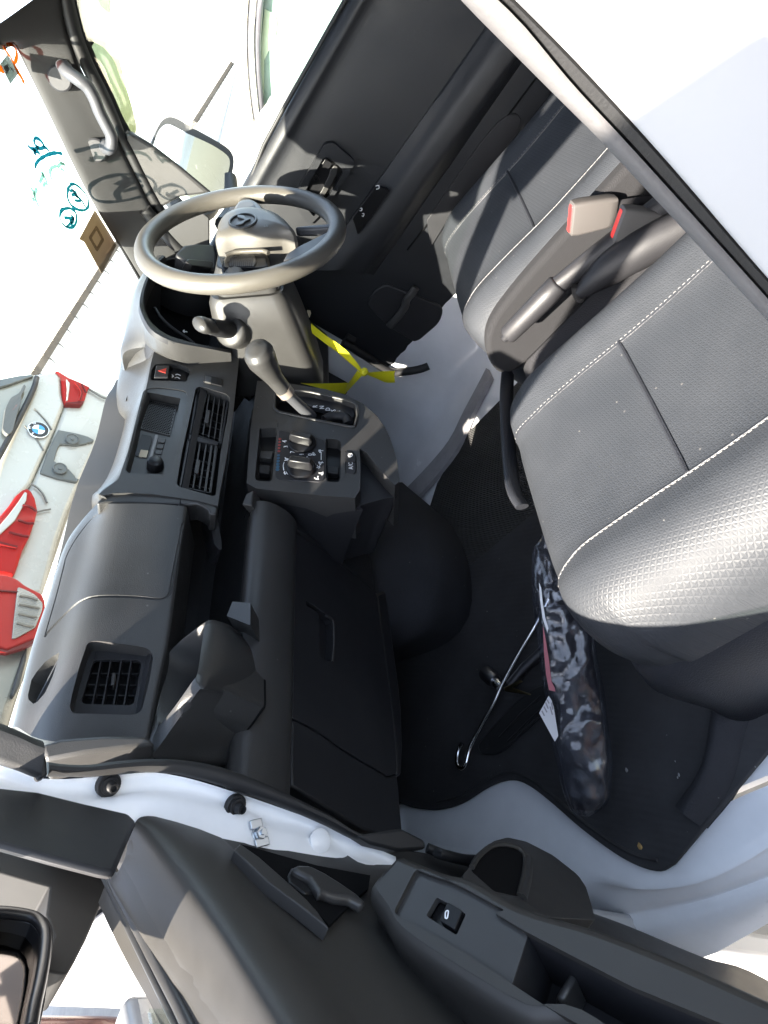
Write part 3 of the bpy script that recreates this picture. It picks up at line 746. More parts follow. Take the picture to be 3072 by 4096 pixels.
new(prism(strip, -RP.n * .004), 'preset_strip', mat('worn grey plastic', (.16, .155, .15), .4), radio, bevel=.0006)
for k in range(4):
    x0, y0 = 1050 - 10 * k, 1412 + 38 * k
    q = S('D', '%d,%d %d,%d %d,%d %d,%d' % (x0 + 6, y0, x0 + 50, y0 + 6, x0 + 41, y0 + 33, x0 - 3, y0 + 27), RP.off(.0055 - .001 * k))
    new(prism(roundpoly(q, .001), -RP.n * .004), 'preset_button', PLG, radio, bevel=.0006)
kc = hit('D', 1030, 1590, RP.off(.008)); new(lathe(kc - RP.n * .008, RP.n, [(0, .0135), (.012, .013), (.0165, .0115), (.018, .009), (.018, .0)]), 'volume_knob', GLB, radio, 40)
# hazard switch pair and small mirror switch
new(prism([p - PC.n * .016 for p in haz_o], -PC.n * .002), 'switch_well', PLD, stack)
hz = prism(roundpoly(S('M', '418,535 588,535 572,690 385,690', PC.off(.003)), .0015), -PC.n * .016)
hz = new(hz, 'hazard_switch', PLD, dash, bevel=.001)
new(prism(S('M', '440,605 550,572 540,640', PC.off(.0034)), -PC.n * .0006), 'hazard_triangle', RPR, hz, 0)
bl = new(prism(roundpoly(S('M', '622,570 838,590 812,745 600,715', PC.off(-.010)), .0015), -PC.n * .006), 'blank_switch', GLB, dash, bevel=.001)
icon = bmesh.new()
for q in ('668,662 700,655 738,672', '660,705 695,695 728,715', '625,660 640,680 622,695'): ribbon(S('M', q, PC.off(-.0097)), .0025, PC, .0003, icon)
new(icon, 'switch_print', WPL, bl, 0)
ms = new(prism(roundpoly(S('M', '1050,650 1300,712 1292,810 1040,748', PC.off(.002)), .0015), -PC.n * .012), 'mirror_switch', GLB, dash, bevel=.001)
new(prism(roundpoly(S('M', '1070,668 1150,690 1140,765 1060,745', PC.off(.004)), .001), -PC.n * .004), 'switch_rocker', PLG, ms, bevel=.0006)
# twin centre vents
PVc = PC.off(-.010)
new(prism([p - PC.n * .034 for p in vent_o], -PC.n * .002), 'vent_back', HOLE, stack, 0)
for nm, lines, fr, frame in (('right', ((985, 885, 885, 1420, .0018), (1075, 898, 962, 1440, .0034), (1118, 915, 1032, 1455, .0017), (1190, 950, 1108, 1490, .0017), (1255, 980, 1185, 1505, .0017), (1322, 1005, 1250, 1545, .0026)), 'M', '960,850 1370,975 1270,1570 870,1435'),
                             ('left', ((580, 222, 452, 905, .0022), (662, 235, 548, 930, .0022), (742, 250, 632, 935, .0022), (832, 268, 728, 935, .0022), (912, 275, 812, 970, .0034), (975, 285, 885, 995, .0030)), 'T', '565,215 995,285 890,1000 445,905')):
    fp = S(fr, frame, PVc); 
    bmv = bmesh.new()
    for i in range(4): slat(fp[i], fp[(i + 1) % 4], PC.n, .0026, .012, bmv)
    vt = new(bmv, 'centre_vent', PLD, dash, 0)
    for x0, y0, x1, y1, wd in lines:
        p = S(fr, '%d,%d %d,%d' % (x0, y0, x1, y1), PVc.off(.001)); new(slat(p[0], p[1], PC.n, wd, .009), 'slat', PLG, vt, 0)
    for t in (.3, .48, .62, .82):
        a = fp[0].lerp(fp[3], t); b = fp[1].lerp(fp[2], t); new(slat(a - PC.n * .012, b - PC.n * .012, PC.n, .0017, .008), 'cross_slat', PLD, vt, 0)
    m_ = fp[0].lerp(fp[2], .5)
    c1 = fp[0].lerp(fp[1], .45).lerp(fp[3].lerp(fp[2], .45), .42); c2 = fp[0].lerp(fp[1], .45).lerp(fp[3].lerp(fp[2], .45), .70)
    new(slat(c1 + PC.n * .003, c2 + PC.n * .003, PC.n, .007, .012), 'vent_tab', PLG, vt, 0, bevel=.001)
dp_ = S('T', '575,130 1005,262 995,290 565,210', PC.off(-.006)); new(prism(dp_, -PC.n * .02), 'vent_divider', PLD, dash, bevel=.001)

# ---- dash top in the middle and the instrument hood
frow = S('D', '1022,840 1000,930 970,1080 935,1190 900,1300 850,1500', PC) + S('V', '1310,1428 1170,1530 1090,1600', PC) + S('G', '690,140', PC)
mrow = S('D', '985,830 950,930 915,1060 890,1180 860,1300 815,1480 770,1610', Y(.09)) + S('V', '1110,1545 1050,1590', Y(.10)) + S('G', '650,180', Y(.10))
brow = S('D', '815,830 795,960 775,1080 772,1190 790,1270 825,1310 795,1450 740,1620', Y(.165)) + S('V', '1120,1550 1020,1640', Y(.15)) + S('G', '610,215', Y(.145))
new(sheet([[p + Vector((0, .05, -.03)) for p in brow], brow, mrow, frow, [p + Vector((0, .02, -.02)) for p in frow]], 40, 5, back=(0, .03, -.03)), 'dash_top', PLA, dash, 50)
HP = Plane((.28, -.015, .74), (0, -1, .10))
ro = S('O', '260,560 200,620 160,690 118,800 100,900 115,960 150,1035 200,1095 300,1150 400,1180 560,1208 690,1235 740,1244', HP)
ri = S('O', '290,590 225,640 185,700 150,800 140,900 155,975 205,1050 300,1118 450,1165 600,1200 700,1215 735,1220', HP.off(-.004))
hb = S('D', '1030,250 985,310 922,390 880,480 850,580 830,700 815,830 900,850 980,850 1040,838', Y(.10))
hm = S('D', '1060,270 1010,330 945,410 915,510 925,610 960,700 1000,760 1040,800 1080,815 1120,822', Y(.03))
hb2 = resample(cr(hb, 4), 30); hm2 = resample(cr(hm, 4), 30); ro2 = resample(cr(ro, 4), 30)
new(sheet([[p + Vector((0, .05, -.02)) for p in hb2], hb2, [a.lerp(b, .55) + Vector((0, -.004, .006)) for a, b in zip(hb2, ro2)], ro2], 36, 6, back=(0, .035, -.02)), 'instrument_hood', PLA, dash, 50)
ri2 = resample(cr(ri, 4), 36); ro3 = resample(cr(ro, 4), 36); ctr = Vector((.30, 0, .73))
rb = bmesh.new(); grid(rb, [[p + Vector((0, .01, -.002)) for p in ro3], ro3, [a.lerp(b, .5) + Vector((0, -.003, 0)) for a, b in zip(ro3, ri2)], ri2, [p.lerp(ctr, .06) + Vector((0, .06, -.012)) for p in ri2], [p.lerp(ctr, .18) + Vector((0, .12, -.03)) for p in ri2]])
new(rb, 'hood_rim', PLD, dash, 50)
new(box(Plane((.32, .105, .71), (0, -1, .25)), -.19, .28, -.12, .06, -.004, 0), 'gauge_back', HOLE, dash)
gl = hit('O', 440, 830, Y(.07))
new(lathe(gl + Vector((.02, .02, 0)), (0, -1, .25), [(0, .075), (.03, .075), (.05, .070), (.052, .062), (.02, .058), (.006, .055)], 40), 'gauge_pod', PLD, dash, 50)
new(tube(cr(S('O', '205,930 260,1010 340,1080 430,1140 480,1180', Y(.06)), 6), .004, k=8), 'gauge_rail', PLD, dash, 60)
ic = bmesh.new()
for q in ('405,1092 435,1096', '405,1092 415,1083', '405,1092 417,1102'): ribbon(S('O', q, Y(.05)), .003, Plane((0, 0, 0), (0, -1, 0)), .0004, ic)
new(ic, 'arrow_print', WPL, dash, 0)
# cover to the right of the gauges and lower driver panel
q = S('O', '350,545 410,485 500,475 620,482 640,560 640,660 480,640 420,600', Y(-.03))
new(prism(q, (0, .06, -.02)), 'switch_shroud', PLD, dash, bevel=.006, seg=3)
q = S('O', '425,600 440,585 620,600 610,650 470,632', Y(-.035)); new(prism(q, (0, .02, 0)), 'shroud_slot', GLB, dash, bevel=.002)
new(box(Plane((.40, .03, .52), (0, -1, -.2)), -.16, .23, -.17, .13, -.06, 0), 'driver_lower_panel', PLD, dash, bevel=.012, seg=3)
for q in ('205,228 232,235 240,262 228,298',):
    new(prism(S('U', q, Y(-.02)), (0, .003, 0)), 'cream_tab', mat('cream plastic', (.6, .5, .32), .5), dash, 0)
# ---- heater console
con = thing('heater_console', 'black heater control console with two round dials, sliders and a gear selector gate', 'console', (0, -.05, .40))
ko = S('E', '545,535 680,545 800,560 1000,592 1130,628 1250,690 1340,770 1395,850 1425,910 1470,1050 1485,1150 1490,1205 1460,1228 1400,1170 1330,1090 1270,1010 1225,985 1232,1100 1228,1260 1195,1312 1000,1300 700,1268 540,1250 475,1215 500,870', KC)
gate_o = roundpoly(S('E', '663,640 690,592 900,612 1100,657 1185,685 1205,705 1212,770 1192,842 1155,842 900,792 690,745 660,720', KC), .003)
sa = roundpoly(S('E', '562,850 668,848 674,880 645,1190 630,1205 540,1198 530,1175', KC), .003)
sb = roundpoly(S('E', '1002,918 1080,925 1102,945 1098,1180 1085,1208 1010,1205 1000,1180', KC), .003)
bt = roundpoly(S('E', '1127,1000 1180,1005 1205,1040 1205,1140 1190,1158 1130,1150', KC), .002)
kon = new(plate(ko, [gate_o, sa, sb, bt], KC, .10), 'console_face', PLA, con, bevel=.007, seg=3)
hh = new(prism([p - KC.n * .030 for p in gate_o], -KC.n * .002), 'gate_floor', GLB, con, 0)
ring = bmesh.new(); go2 = [p + KC.n * .0005 for p in gate_o]
new(tube(go2, .0028, k=8, closed=True), 'gate_rim', PLG, con, 60)
GTP = KC.off(-.012)
pl_ = S('E', '870,672 1090,720 1160,745 1150,835 1120,832 1060,815 900,780 820,760', GTP)
gp = new(prism(S('E', '800,610 900,622 1090,668 1180,694 1196,760 1170,800 1120,765 900,700 820,668', GTP), -KC.n * .012), 'gate_plate', PLD, con, bevel=.002)
bcn = S('E', '990,800 1040,778 1100,775 1140,790 1152,830', GTP.off(-.004))
new(tube(cr(bcn, 5), .010, k=10), 'gate_gaiter', PLD, con, 60)
for s, x, y in (('R', 931, 706), ('N', 976, 712), ('D', 1016, 724), ('S', 1052, 733), ('B', 1086, 742)):
    text('selector_letter', s, hit('E', x, y, GTP.off(.0006)), (1, 0, 0), KC.n, .0125, WPL, gp)
for slot, kb in ((sa, S('E', '560,1090 632,1095 628,1150 556,1145', KC.off(-.008))), (sb, S('E', '1012,1100 1090,1108 1085,1150 1010,1145', KC.off(-.008)))):
    new(prism([p - KC.n * .022 for p in slot], -KC.n * .002), 'slider_floor', GLB, con, 0)
    new(prism(roundpoly(kb, .002), -KC.n * .013), 'slider_knob', GLB, con, bevel=.002, seg=3)
new(prism([p for p in S('E', '568,1000 655,1005 640,1050 560,1045', KC.off(-.012))], -KC.n * .012), 'slider_step', PLG, con, bevel=.001)
face = new(prism(roundpoly(S('E', '690,862 985,925 1000,960 990,1190 960,1208 690,1192 665,1170', KC.off(.0012)), .004), -KC.n * .004), 'dial_face', PLD, con, bevel=.0008)
for x, y, ang in ((842, 955, 68), (838, 1120, 75)):
    c = hit('E', x, y, KC.off(.001)); d0 = new(lathe(c, KC.n, [(-.002, .0255), (.004, .025), (.006, .0225), (.007, .001)], 36), 'dial', GLB, con, 50)
    a = rad(ang); u = KC.u * math.cos(a) + KC.v * math.sin(a); s = KC.n.cross(u)
    rr = []
    for t, hw, hh_ in ((-.0215, .0045, .010), (-.018, .0065, .017), (.018, .0065, .017), (.0215, .0045, .010)):
        b0 = c + u * t + KC.n * .005; rr.append([b0 + s * hw * 1.25, b0 + s * hw + KC.n * hh_, b0 - s * hw + KC.n * hh_, b0 - s * hw * 1.25])
    new(loft(rr), 'dial_grip', GLB, d0, 30, bevel=.0018, seg=3)
FP_ = KC.off(.0014)
for s, x, y in (('4', 728, 938), ('3', 738, 973), ('2', 780, 1008), ('1', 842, 1024), ('0', 898, 1026)):
    text('fan_number', s, hit('E', x, y, FP_), (1, 0, 0), KC.n, .011, WPL, face)
dots = bmesh.new()
for k in range(5):
    lathe(hit('E', 696 - 1.5 * k, 922 + 20 * k, FP_), KC.n, [(-.0002, .0028), (.0003, .0028 - .0003 * k)], 8, dots)
o = new(dots, 'warm_marks', mat('faded red print', (.22, .035, .03), .6), face, 0); o['kind'] = 'stuff'
dots = bmesh.new()
for k in range(6):
    lathe(hit('E', 687 - 1.4 * k, 1030 + 19 * k, FP_), KC.n, [(-.0002, .0026 + .0002 * k), (.0003, .0026 + .0002 * k)], 8, dots)
o = new(dots, 'cool_marks', mat('faded blue print', (.02, .075, .13), .6), face, 0); o['kind'] = 'stuff'
arcs = bmesh.new()
for q, wd in (('725,1075 718,1100 722,1130', .0016), ('765,1055 800,1045 860,1052', .0016), ('905,1065 920,1078 935,1092', .0016), ('970,1010 970,1060', .0012)):
    ribbon(S('E', q, FP_), wd, KC, .0003, arcs)
for x, y in ((738, 1055), (873, 1050), (738, 1147), (967, 1003), (968, 1082), (948, 1108), (970, 1150), (943, 1180), (920, 1022)):
    c = hit('E', x, y, FP_)
    for k in range(3):
        a = random.random() * 3; d = KC.u * math.cos(a) + KC.v * math.sin(a); e_ = KC.n.cross(d) * .002 * (k - 1)
        ribbon([c + e_ - d * .0042, c + e_ + d * .001 + KC.n.cross(d) * .001, c + e_ + d * .0042], .0016, KC, .0003, arcs)
o = new(arcs, 'airflow_symbols', WPL, face, 0); o['kind'] = 'stuff'
for q, s in (('1130,1003 1178,1008 1200,1038 1200,1072 1132,1068', 'x'), ('1132,1076 1200,1080 1200,1138 1188,1153 1134,1147', 'A/C')):
    b = new(prism(roundpoly(S('E', q, KC.off(.001)), .0012), -KC.n * .01), 'push_button', PLD, con, bevel=.0008)
    if s == 'A/C': text('button_print', s, hit('E', 1168, 1100, KC.off(.0013)), (1, 0, 0), KC.n, .011, WPL, b)
    else:
        bq = bmesh.new()
        for z in ('1152,1020 1172,1020 1175,1035 1150,1035 1152,1020', '1156,1028 1168,1028', '1150,1040 1166,1042 1180,1030'): ribbon(S('E', z, KC.off(.0013)), .0013, KC, .0003, bq)
        new(bq, 'button_print', WPL, b, 0)
# lower body of the console
kb = [p - KC.n * .03 for p in S('E', '545,535 1000,592 1250,690 1395,850 1470,1050 1490,1205 1400,1230 1330,1250 1228,1280 1195,1312 540,1250 475,1215', KC)]
kb = cr(kb, 4, closed=True)
new(loft([kb, [p + Vector((0, .06, -.02)) for p in kb], [p + Vector((0, .14, -.05)) for p in kb]]), 'console_body', PLD, con, bevel=.006)
tl = S('E', '470,1285 520,1262 515,1300 505,1362 442,1357', Plane((0, -.05, .55), (0, -.7, .7)))
new(prism(tl, (0, .012, -.02)), 'corner_tab', PLG, con, bevel=.002)
# socket panel at the foot of the console
SP = Plane((.02, -.005, .31), (-.15, -1, .25))
sk = new(prism(roundpoly(S('R', '300,40 420,55 450,200 458,300 462,372 262,318 285,150', SP), .004), -SP.n * .04), 'socket_panel', PLD, con, bevel=.003)
new(prism(roundpoly(S('R', '255,322 462,378 440,460 400,538 355,545 245,462', SP.off(-.004)), .005), -SP.n * .04), 'socket_housing', PLD, con, bevel=.006, seg=3)
c = hit('E', 1298, 1370, SP)
new(lathe(c, SP.n, [(-.002, .0175), (.002, .0172), (.003, .0155), (.002, .0138), (-.0, .0135)], 32), 'socket_ring', CHR, sk)
new(lathe(c, SP.n, [(-.003, .0132), (.0035, .0132), (.0045, .012), (.0045, .001)], 32), 'socket_cap', PLD, sk)
for x, y in ((1248, 1198), (1250, 1242)):
    new(prism(S('E', '%d,%d %d,%d %d,%d' % (x - 10, y - 6, x + 10, y, x - 8, y + 8), SP.off(.004)), -SP.n * .006), 'clip', mat('cream plastic', (.6, .5, .32), .5), sk, 0)
# transmission hump and carpet in front
hump = sheet([S('R', '640,60 900,280 1060,440 1170,680 1215,900 1190,1180 1000,1400 600,1560', ax('z', .008)), S('R', '620,60 850,260 1000,440 1100,680 1130,900 1100,1150 930,1340 580,1520', ax('z', .05)),
              S('R', '560,60 720,250 840,450 920,680 930,900 900,1130 780,1310 540,1480', ax('z', .12)), S('R', '500,60 560,260 640,480 680,700 690,900 660,1120 600,1290 500,1440', ax('z', .17)), S('R', '380,60 400,260 420,480 440,700 440,900 440,1120 440,1290 440,1440', ax('z', .22)), S('R', '200,60 200,260 200,480 200,700 200,900 200,1120 200,1290 200,1440', ax('z', .25))], 24, 4)
new(hump, 'footwell_hump', CARP, van, 60)

# ================================================================== GEAR LEVER
gl = thing('gear_lever', 'grey gear lever with rounded knob sloping out of the selector gate', 'gear lever', (.07, -.08, .5))
p0 = hit('E', 900, 770, KC.off(-.012)); p1 = hit('E', 745, 625, ax('x', .062)); p2 = hit('E', 660, 520, ax('x', .063)); p3 = hit('E', 580, 400, ax('x', .064)); p4 = hit('E', 528, 300, ax('x', .062))
new(tube([p0, p0.lerp(p1, .5), p1], [.0125, .0118, .0112], k=14, squash=.8), 'stem', GRT, gl, 60)
new(tube([p1.lerp(p0, .02), p1.lerp(p2, .35)], [.0140, .0148], k=18), 'collar', mat('dusty grey brown plastic', (.17, .145, .125), .5), gl, 60)
kp = cr([p1.lerp(p2, .3), p2, p2.lerp(p3, .45), p3, p3.lerp(p4, .45), p3.lerp(p4, .80), p4.lerp(p3, .02)], 4)
kr = resample([Vector((r, 0, 0)) for r in (.0158, .0175, .0215, .0285, .0300, .0240, .006)], len(kp))
rr = [.0158, .0178, .0225, .0290, .0300, .0240, .004]
kr = []
for i in range(len(kp)):
    t = i / (len(kp) - 1) * 6; a = min(5, int(t)); kr.append(rr[a] + (rr[a + 1] - rr[a]) * (t - a))
new(tube(kp, kr, k=22, squash=.85), 'knob', PLG, gl, 60)

# ================================================================== STEERING
WC = Vector((.28814, -.20122, .71398)); WT = rad(51.07)
WN = Vector((0, -math.sin(WT), math.cos(WT)))
WP = Plane(WC, WN)
whl = thing('steering_wheel', 'grey steering wheel with a round emblem on its airbag cover', 'steering wheel', WC)
RIM = mat('grey soft rim leather', (.080, .073, .062), .40, bump=('leather', 700, .2), var=.06)
HUB = mat('grey moulded airbag cover', (.085, .079, .07), .5, bump=('grain', 1300, .1), var=.05)
new(tube([WP.at(.170 * math.cos(t), .170 * math.sin(t)) for t in [i * math.pi / 48 for i in range(96)]], .0165, k=16, closed=True, up=WN), 'rim', RIM, whl, 80)
HF = WP.off(.028)
face_pts = S('O', '633,450 634,400 645,350 668,305 700,278 760,252 830,240 900,240 1000,255 1080,285 1130,322 1165,362 1190,400 1100,402 1000,425 900,438 760,440', HF)
fc = sum(face_pts, Vector()) / len(face_pts)
fp = resample(cr(face_pts, 4, closed=True) + [face_pts[0]], 49)[:-1]
sc = lambda f, h: [fc + (p - fc) * f + WN * h for p in fp]
new(loft([sc(.3, .012), sc(.62, .011), sc(.86, .007), sc(.96, .001), sc(1.0, -.006), sc(1.01, -.020), sc(1.0, -.045), sc(.93, -.062), sc(.75, -.075)]), 'airbag_cover', HUB, whl, 45)
# emblem: ring with a winged V
ec = hit('O', 823, 322, HF.off(.0125))
em = new(tube([ec + WP.u * .0265 * math.cos(t) + WP.v * .0225 * math.sin(t) for t in [i * math.pi / 20 for i in range(40)]], .0024, k=8, closed=True), 'emblem', PLG, whl, 80)
wing = [ec + WP.u * a + WP.v * b for a, b in ((-.021, .010), (-.012, .010), (0, -.004), (.012, .010), (.021, .010), (.016, -.002), (.006, -.006), (0, -.014), (-.006, -.006), (-.016, -.002))]
new(prism([p - WN * .001 for p in wing], WN * .004), 'emblem_wing', PLG, em, bevel=.001)
text('airbag_lettering', 'SRS AIRBAG', hit('O', 990, 322, HF.off(.0105)), WP.u, WN, .0085, mat('moulded letters', (.07, .068, .065), .5), whl)
# side pods and thumb grips
for nm, q, q2, h in (('o', '752,240 770,200 800,172 880,160 930,185 972,225 975,250 900,262 800,258', '772,238 785,206 812,190 880,180 908,205 915,240', .020), ('i', '665,655 678,585 712,548 850,535 985,535 1005,570 1012,640 960,655 800,662', '722,640 730,572 760,562 900,552 920,600 905,640', .0)):
    b = new(prism(roundpoly(S('O', q, WP.off(h)), .01), -WN * .03), 'spoke_pod', RIM if nm == 'o' else GLB, whl, bevel=.006, seg=3)
    new(prism(roundpoly(S('O', q2, WP.off(h + .002)), .004), -WN * .004), 'thumb_grip', HUB if nm == 'o' else PLG, b, bevel=.002)
new(tube(cr(S('O', '700,560 760,540 850,532 960,530 1002,545', WP.off(.008)), 5), .004, k=8), 'pod_rim', RIM, whl, 60)
for i in range(12):
    x = 735 + i * 14
    q = S('O', '%d,570 %d,635' % (x, x - 6), WP.off(.0025)); new(slat(q[0], q[1], WN, .0014, .003), 'grip_rib', PLD, whl, 0)
for sg in (-1, 1):   # arms from the hub to the rim left and right
    a = WP.at(sg * .055, .0, -.012); b = WP.at(sg * .168, .004, -.004)
    new(tube([a, a.lerp(b, .5), b], [.022, .018, .014], k=12, squash=.55, up=WP.v), 'spoke', RIM, whl, 60)
for q in ('1185,360 1330,345 1455,335 1470,350 1455,375 1425,365 1330,370 1200,372', '1100,600 1130,545 1200,500 1400,400 1430,395 1400,480 1380,495 1200,585'):
    new(prism(S('O', q, WP.off(.012)), -WN * .016), 'lower_spoke', GRT, whl, bevel=.004, seg=3)
sg_ = hit('O', 1385, 385, WP.off(-.01))

colm = thing('steering_column', 'grey steering column shroud below the wheel with an indicator stalk on its left', 'steering column', WC - WN * .1)
CA = -WN
def csec(d, hw, v0, v1, r): return rrect(Plane(WC + CA * d, WN), -hw, hw, v0, v1, r, 5)
new(loft([csec(.035, .045, -.048, .048, .02), csec(.05, .055, -.055, .056, .02), csec(.085, .056, -.056, .058, .02), csec(.087, .048, -.05, .05, .02)]), 'boss', PLG, colm, 40)
new(loft([csec(.088, .058, -.062, .070, .024), csec(.10, .066, -.07, .076, .026), csec(.16, .068, -.085, .080, .03), csec(.26, .068, -.105, .080, .03), csec(.30, .066, -.11, .08, .03)]), 'shroud', PLG, colm, 40)
b0 = hit('E', 375, 195, ax('x', .222)); b1 = hit('E', 300, 190, ax('x', .190)); b2 = hit('E', 235, 175, ax('x', .172)); b3 = hit('E', 155, 160, ax('x', .150))
new(lathe(hit('E', 385, 205, ax('x', .226)), (b0 - b1), [(-.016, .026), (-.012, .030), (0, .032), (.02, .033)], 24), 'stalk_collar', PLG, colm, 50)
new(tube(cr([b0, b1, b2], 4), [.0165] * 3 + [.0155] * 3 + [.0145] * 3, k=16), 'stalk', PLD, colm, 60)
sk_ = cr([b1.lerp(b2, .7), b2.lerp(b3, .35), b2.lerp(b3, .75), b3], 4); n_ = len(sk_)
new(tube(sk_, [.0150 + .004 * math.sin(math.pi * min(1, i / n_ * 1.1)) if i < n_ - 1 else .004 for i in range(n_)], k=18, squash=.7), 'stalk_knob', PLG, colm, 60)

# ================================================================== SEATS
def cushion_sections(xc, dy, hw=.238):
    out = []
    prof = [(-.378, .255, .235, .62), (-.381, .285, .20, .80), (-.386, .305, .175, .88), (-.394, .322, .16, .93), (-.408, .334, .15, .965), (-.43, .341, .15, .985), (-.47, .344, .15, 1.0), (-.54, .340, .15, 1.0), (-.62, .334, .15, 1.0), (-.70, .330, .15, 1.0), (-.80, .33, .15, .99), (-.86, .33, .15, .97)]
    for y, zt, zb, wf in prof:
        sec = []; K = 56; w_ = hw * wf
        for i in range(K):
            t = 2 * math.pi * i / K; c, s = math.cos(t), math.sin(t); n = 2 / 3.4
            x = w_ * math.copysign(abs(c) ** n, c); z = (zt + zb) / 2 + (zt - zb) / 2 * math.copysign(abs(s) ** n, s)
            a = abs(x) / hw
            if s > 0:
                z += .020 * max(0, 1 - ((a - .74) / .24) ** 2) * min(1, (zt - .25) / .08) - .004 * max(0, 1 - (a / .5) ** 2)
                # valley at the cross seam and at the two lengthwise seams
                z -= .006 * math.exp(-((y + .595) / .02) ** 2) * (a < .55)
            yy = y - .028 * a ** 3 * (1 if y > -.45 else 0)
            sec.append(Vector((xc + x, yy + dy, z)))
        out.append(sec)
    return out
def smooth_loft(secs, k=4):
    cols = [cr([s[i] for s in secs], k) for i in range(len(secs[0]))]
    return [[c[j] for c in cols] for j in range(len(cols[0]))]
def stitch(tree, pts, lift=.0006, r=.00034, dash_=.005, gap=.0016, bm=None):
    bm = bm or bmesh.new(); L = sum((b - a).length for a, b in zip(pts, pts[1:])); n = int(L / (dash_ + gap)); q = resample(pts, n * 2 + 1)
    for i in range(0, n * 2, 2):
        tube([q[i], q[i].lerp(q[i + 1], .5) + Vector((0, 0, .0005)), q[i].lerp(q[i + 1], 1.15)], [r * .8, r, r * .8], bm, 5)
    return bm
def drop(tree, pts, lift=.001):
    o = []
    for x, y in pts:
        h = tree.ray_cast(Vector((x, y, .7)), Vector((0, 0, -1)))
        if h[0] is not None: o.append(h[0] + Vector((0, 0, lift)))
    return o
def make_seat(name, label, xc, side, dy):
    t = thing(name, label, 'seat', (xc, -.62, 0))
    c = new(loft(smooth_loft(cushion_sections(xc, dy), 4)), 'seat_cushion', SEAT, t, 80)
    tr = bvh(c)
    for dx in (-.120, .118):
        line = drop(tr, [(xc + dx * (1 + .12 * max(0, (y + .45) / .07)), y + dy) for y in [-.386 - i * .012 for i in range(38)]])
        new(tube([p - Vector((0, 0, .001)) for p in line], .0013, k=6), 'seam', VIN, c, 0)
        o = new(stitch(tr, [p + Vector((.003 if dx > 0 else -.003, 0, .0004)) for p in line]), 'stitching', THR, c, 0); o['kind'] = 'stuff'
    new(tube(drop(tr, [(xc - .12 + .24 * i / 14, -.595 + dy) for i in range(15)], .0), .0028, k=6), 'cross_seam', VIN, c, 0)
    # woven side bolster panel towards the middle of the cab and vinyl skirt below
    s = side
    if s:
        ol = [Vector((xc + s * .246, y, z)) for y, z in ((-.82, .350), (-.60, .353), (-.50, .353), (-.44, .350), (-.40, .344), (-.37, .330), (-.345, .305), (-.332, .278), (-.332, .258), (-.35, .243), (-.39, .236), (-.82, .232))]
        new(prism(cr(ol[:11], 3) + [ol[-1]], (-s * .03, 0, 0)), 'side_fabric', SIDE, t, 40, bevel=.009, seg=4)
    # skirt / seat box
    secs = []
    for z, gx, y0 in ((.25, .218, -.395), (.21, .238, -.385), (.16, .245, -.375), (.10, .240, -.365), (.05, .232, -.36), (.0, .228, -.355)):
        r = rrect(Plane((xc, 0, z), (0, 0, 1)), -gx, gx, -.90, y0 + dy, .06, 6)
        secs.append([p + Vector((0, .006 * math.sin(p.x * 55 + z * 30), 0)) for p in r])
    new(loft(smooth_loft(secs, 3)), 'seat_base', VIN, t, 60)
    # backrest and headrest, behind the pillar in the photo
    bs = []
    for i, (z, d, wf) in enumerate(((.27, .05, .9), (.33, .07, 1), (.45, .075, 1), (.65, .07, .98), (.80, .06, .88), (.86, .04, .7), (.875, .02, .55))):
        y0 = -.87 - (z - .3) * .18; K = 32
        bs.append([Vector((xc + .235 * wf * math.copysign(abs(math.cos(a)) ** .55, math.cos(a)), y0 + d * math.copysign(abs(math.sin(a)) ** .6, math.sin(a)), z)) for a in [2 * math.pi * j / K for j in range(K)]])
    new(loft(smooth_loft(bs, 3)), 'backrest', SEAT, t, 70)
    hs = [[Vector((xc + .11 * f * math.copysign(abs(math.cos(a)) ** .6, math.cos(a)), -.985 + .04 * f * math.sin(a), z)) for a in [2 * math.pi * j / 24 for j in range(24)]] for z, f in ((.90, .7), (.915, 1), (.99, 1), (1.03, .9), (1.045, .5))]
    new(loft(smooth_loft(hs, 3)), 'headrest', SEAT, t, 70)
    return t
pseat = make_seat('passenger_seat', 'charcoal vinyl seat nearest the open door, embossed with small triangles', -.31, 0, .034)
dseat = make_seat('driver_seat', 'charcoal vinyl seat behind the steering wheel, partly in shadow', .315, -1, .070)
tg = roundpoly(S('I', '420,0 480,0 478,80 462,160 440,135 415,110 410,60', ax('y', -.30)), .006)
new(tube(cr(S('d', '1097,805 1094,870 1100,980 1110,1060 1128,1095', ax('y', -.335)), 5), .014, k=10, squash=.5, up=(1, 0, 0)), 'seat_hinge_cover', VIN, pseat, 60)

# ================================================================== HANDBRAKE, BUCKLES
hbk = thing('handbrake_lever', 'black handbrake lever lying between the two seats', 'handbrake', (0, -.55, .2))
g0, g1 = Vector((0, -.418, .3465)), Vector((0, -.527, .343)); g2 = Vector((.004, -.70, .30))
new(tube([g0, g0.lerp(g1, .04), g0.lerp(g1, .3), g0.lerp(g1, .75), g0.lerp(g1, .97), g1], [.0125, .0150, .0158, .0172, .0170, .0145], k=20, squash=.95), 'grip', PLD, hbk, 60, bevel=0)
new(tube([g0 - (g1 - g0) * .07, g0 - (g1 - g0) * .06, g0 + (g1 - g0) * .03], [.0045, .0062, .0062], k=14), 'release_button', PLD, hbk, 60)
new(tube([g1.lerp(g0, .02), g1.lerp(g2, .3), g1.lerp(g2, .7), g2], [.0135, .0165, .019, .021], k=16, squash=.85), 'lever_sleeve', PLD, hbk, 60)
hs = [Vector((-.014, -.535, .315)), Vector((-.018, -.58, .312)), Vector((-.022, -.63, .30)), Vector((-.025, -.70, .27))]
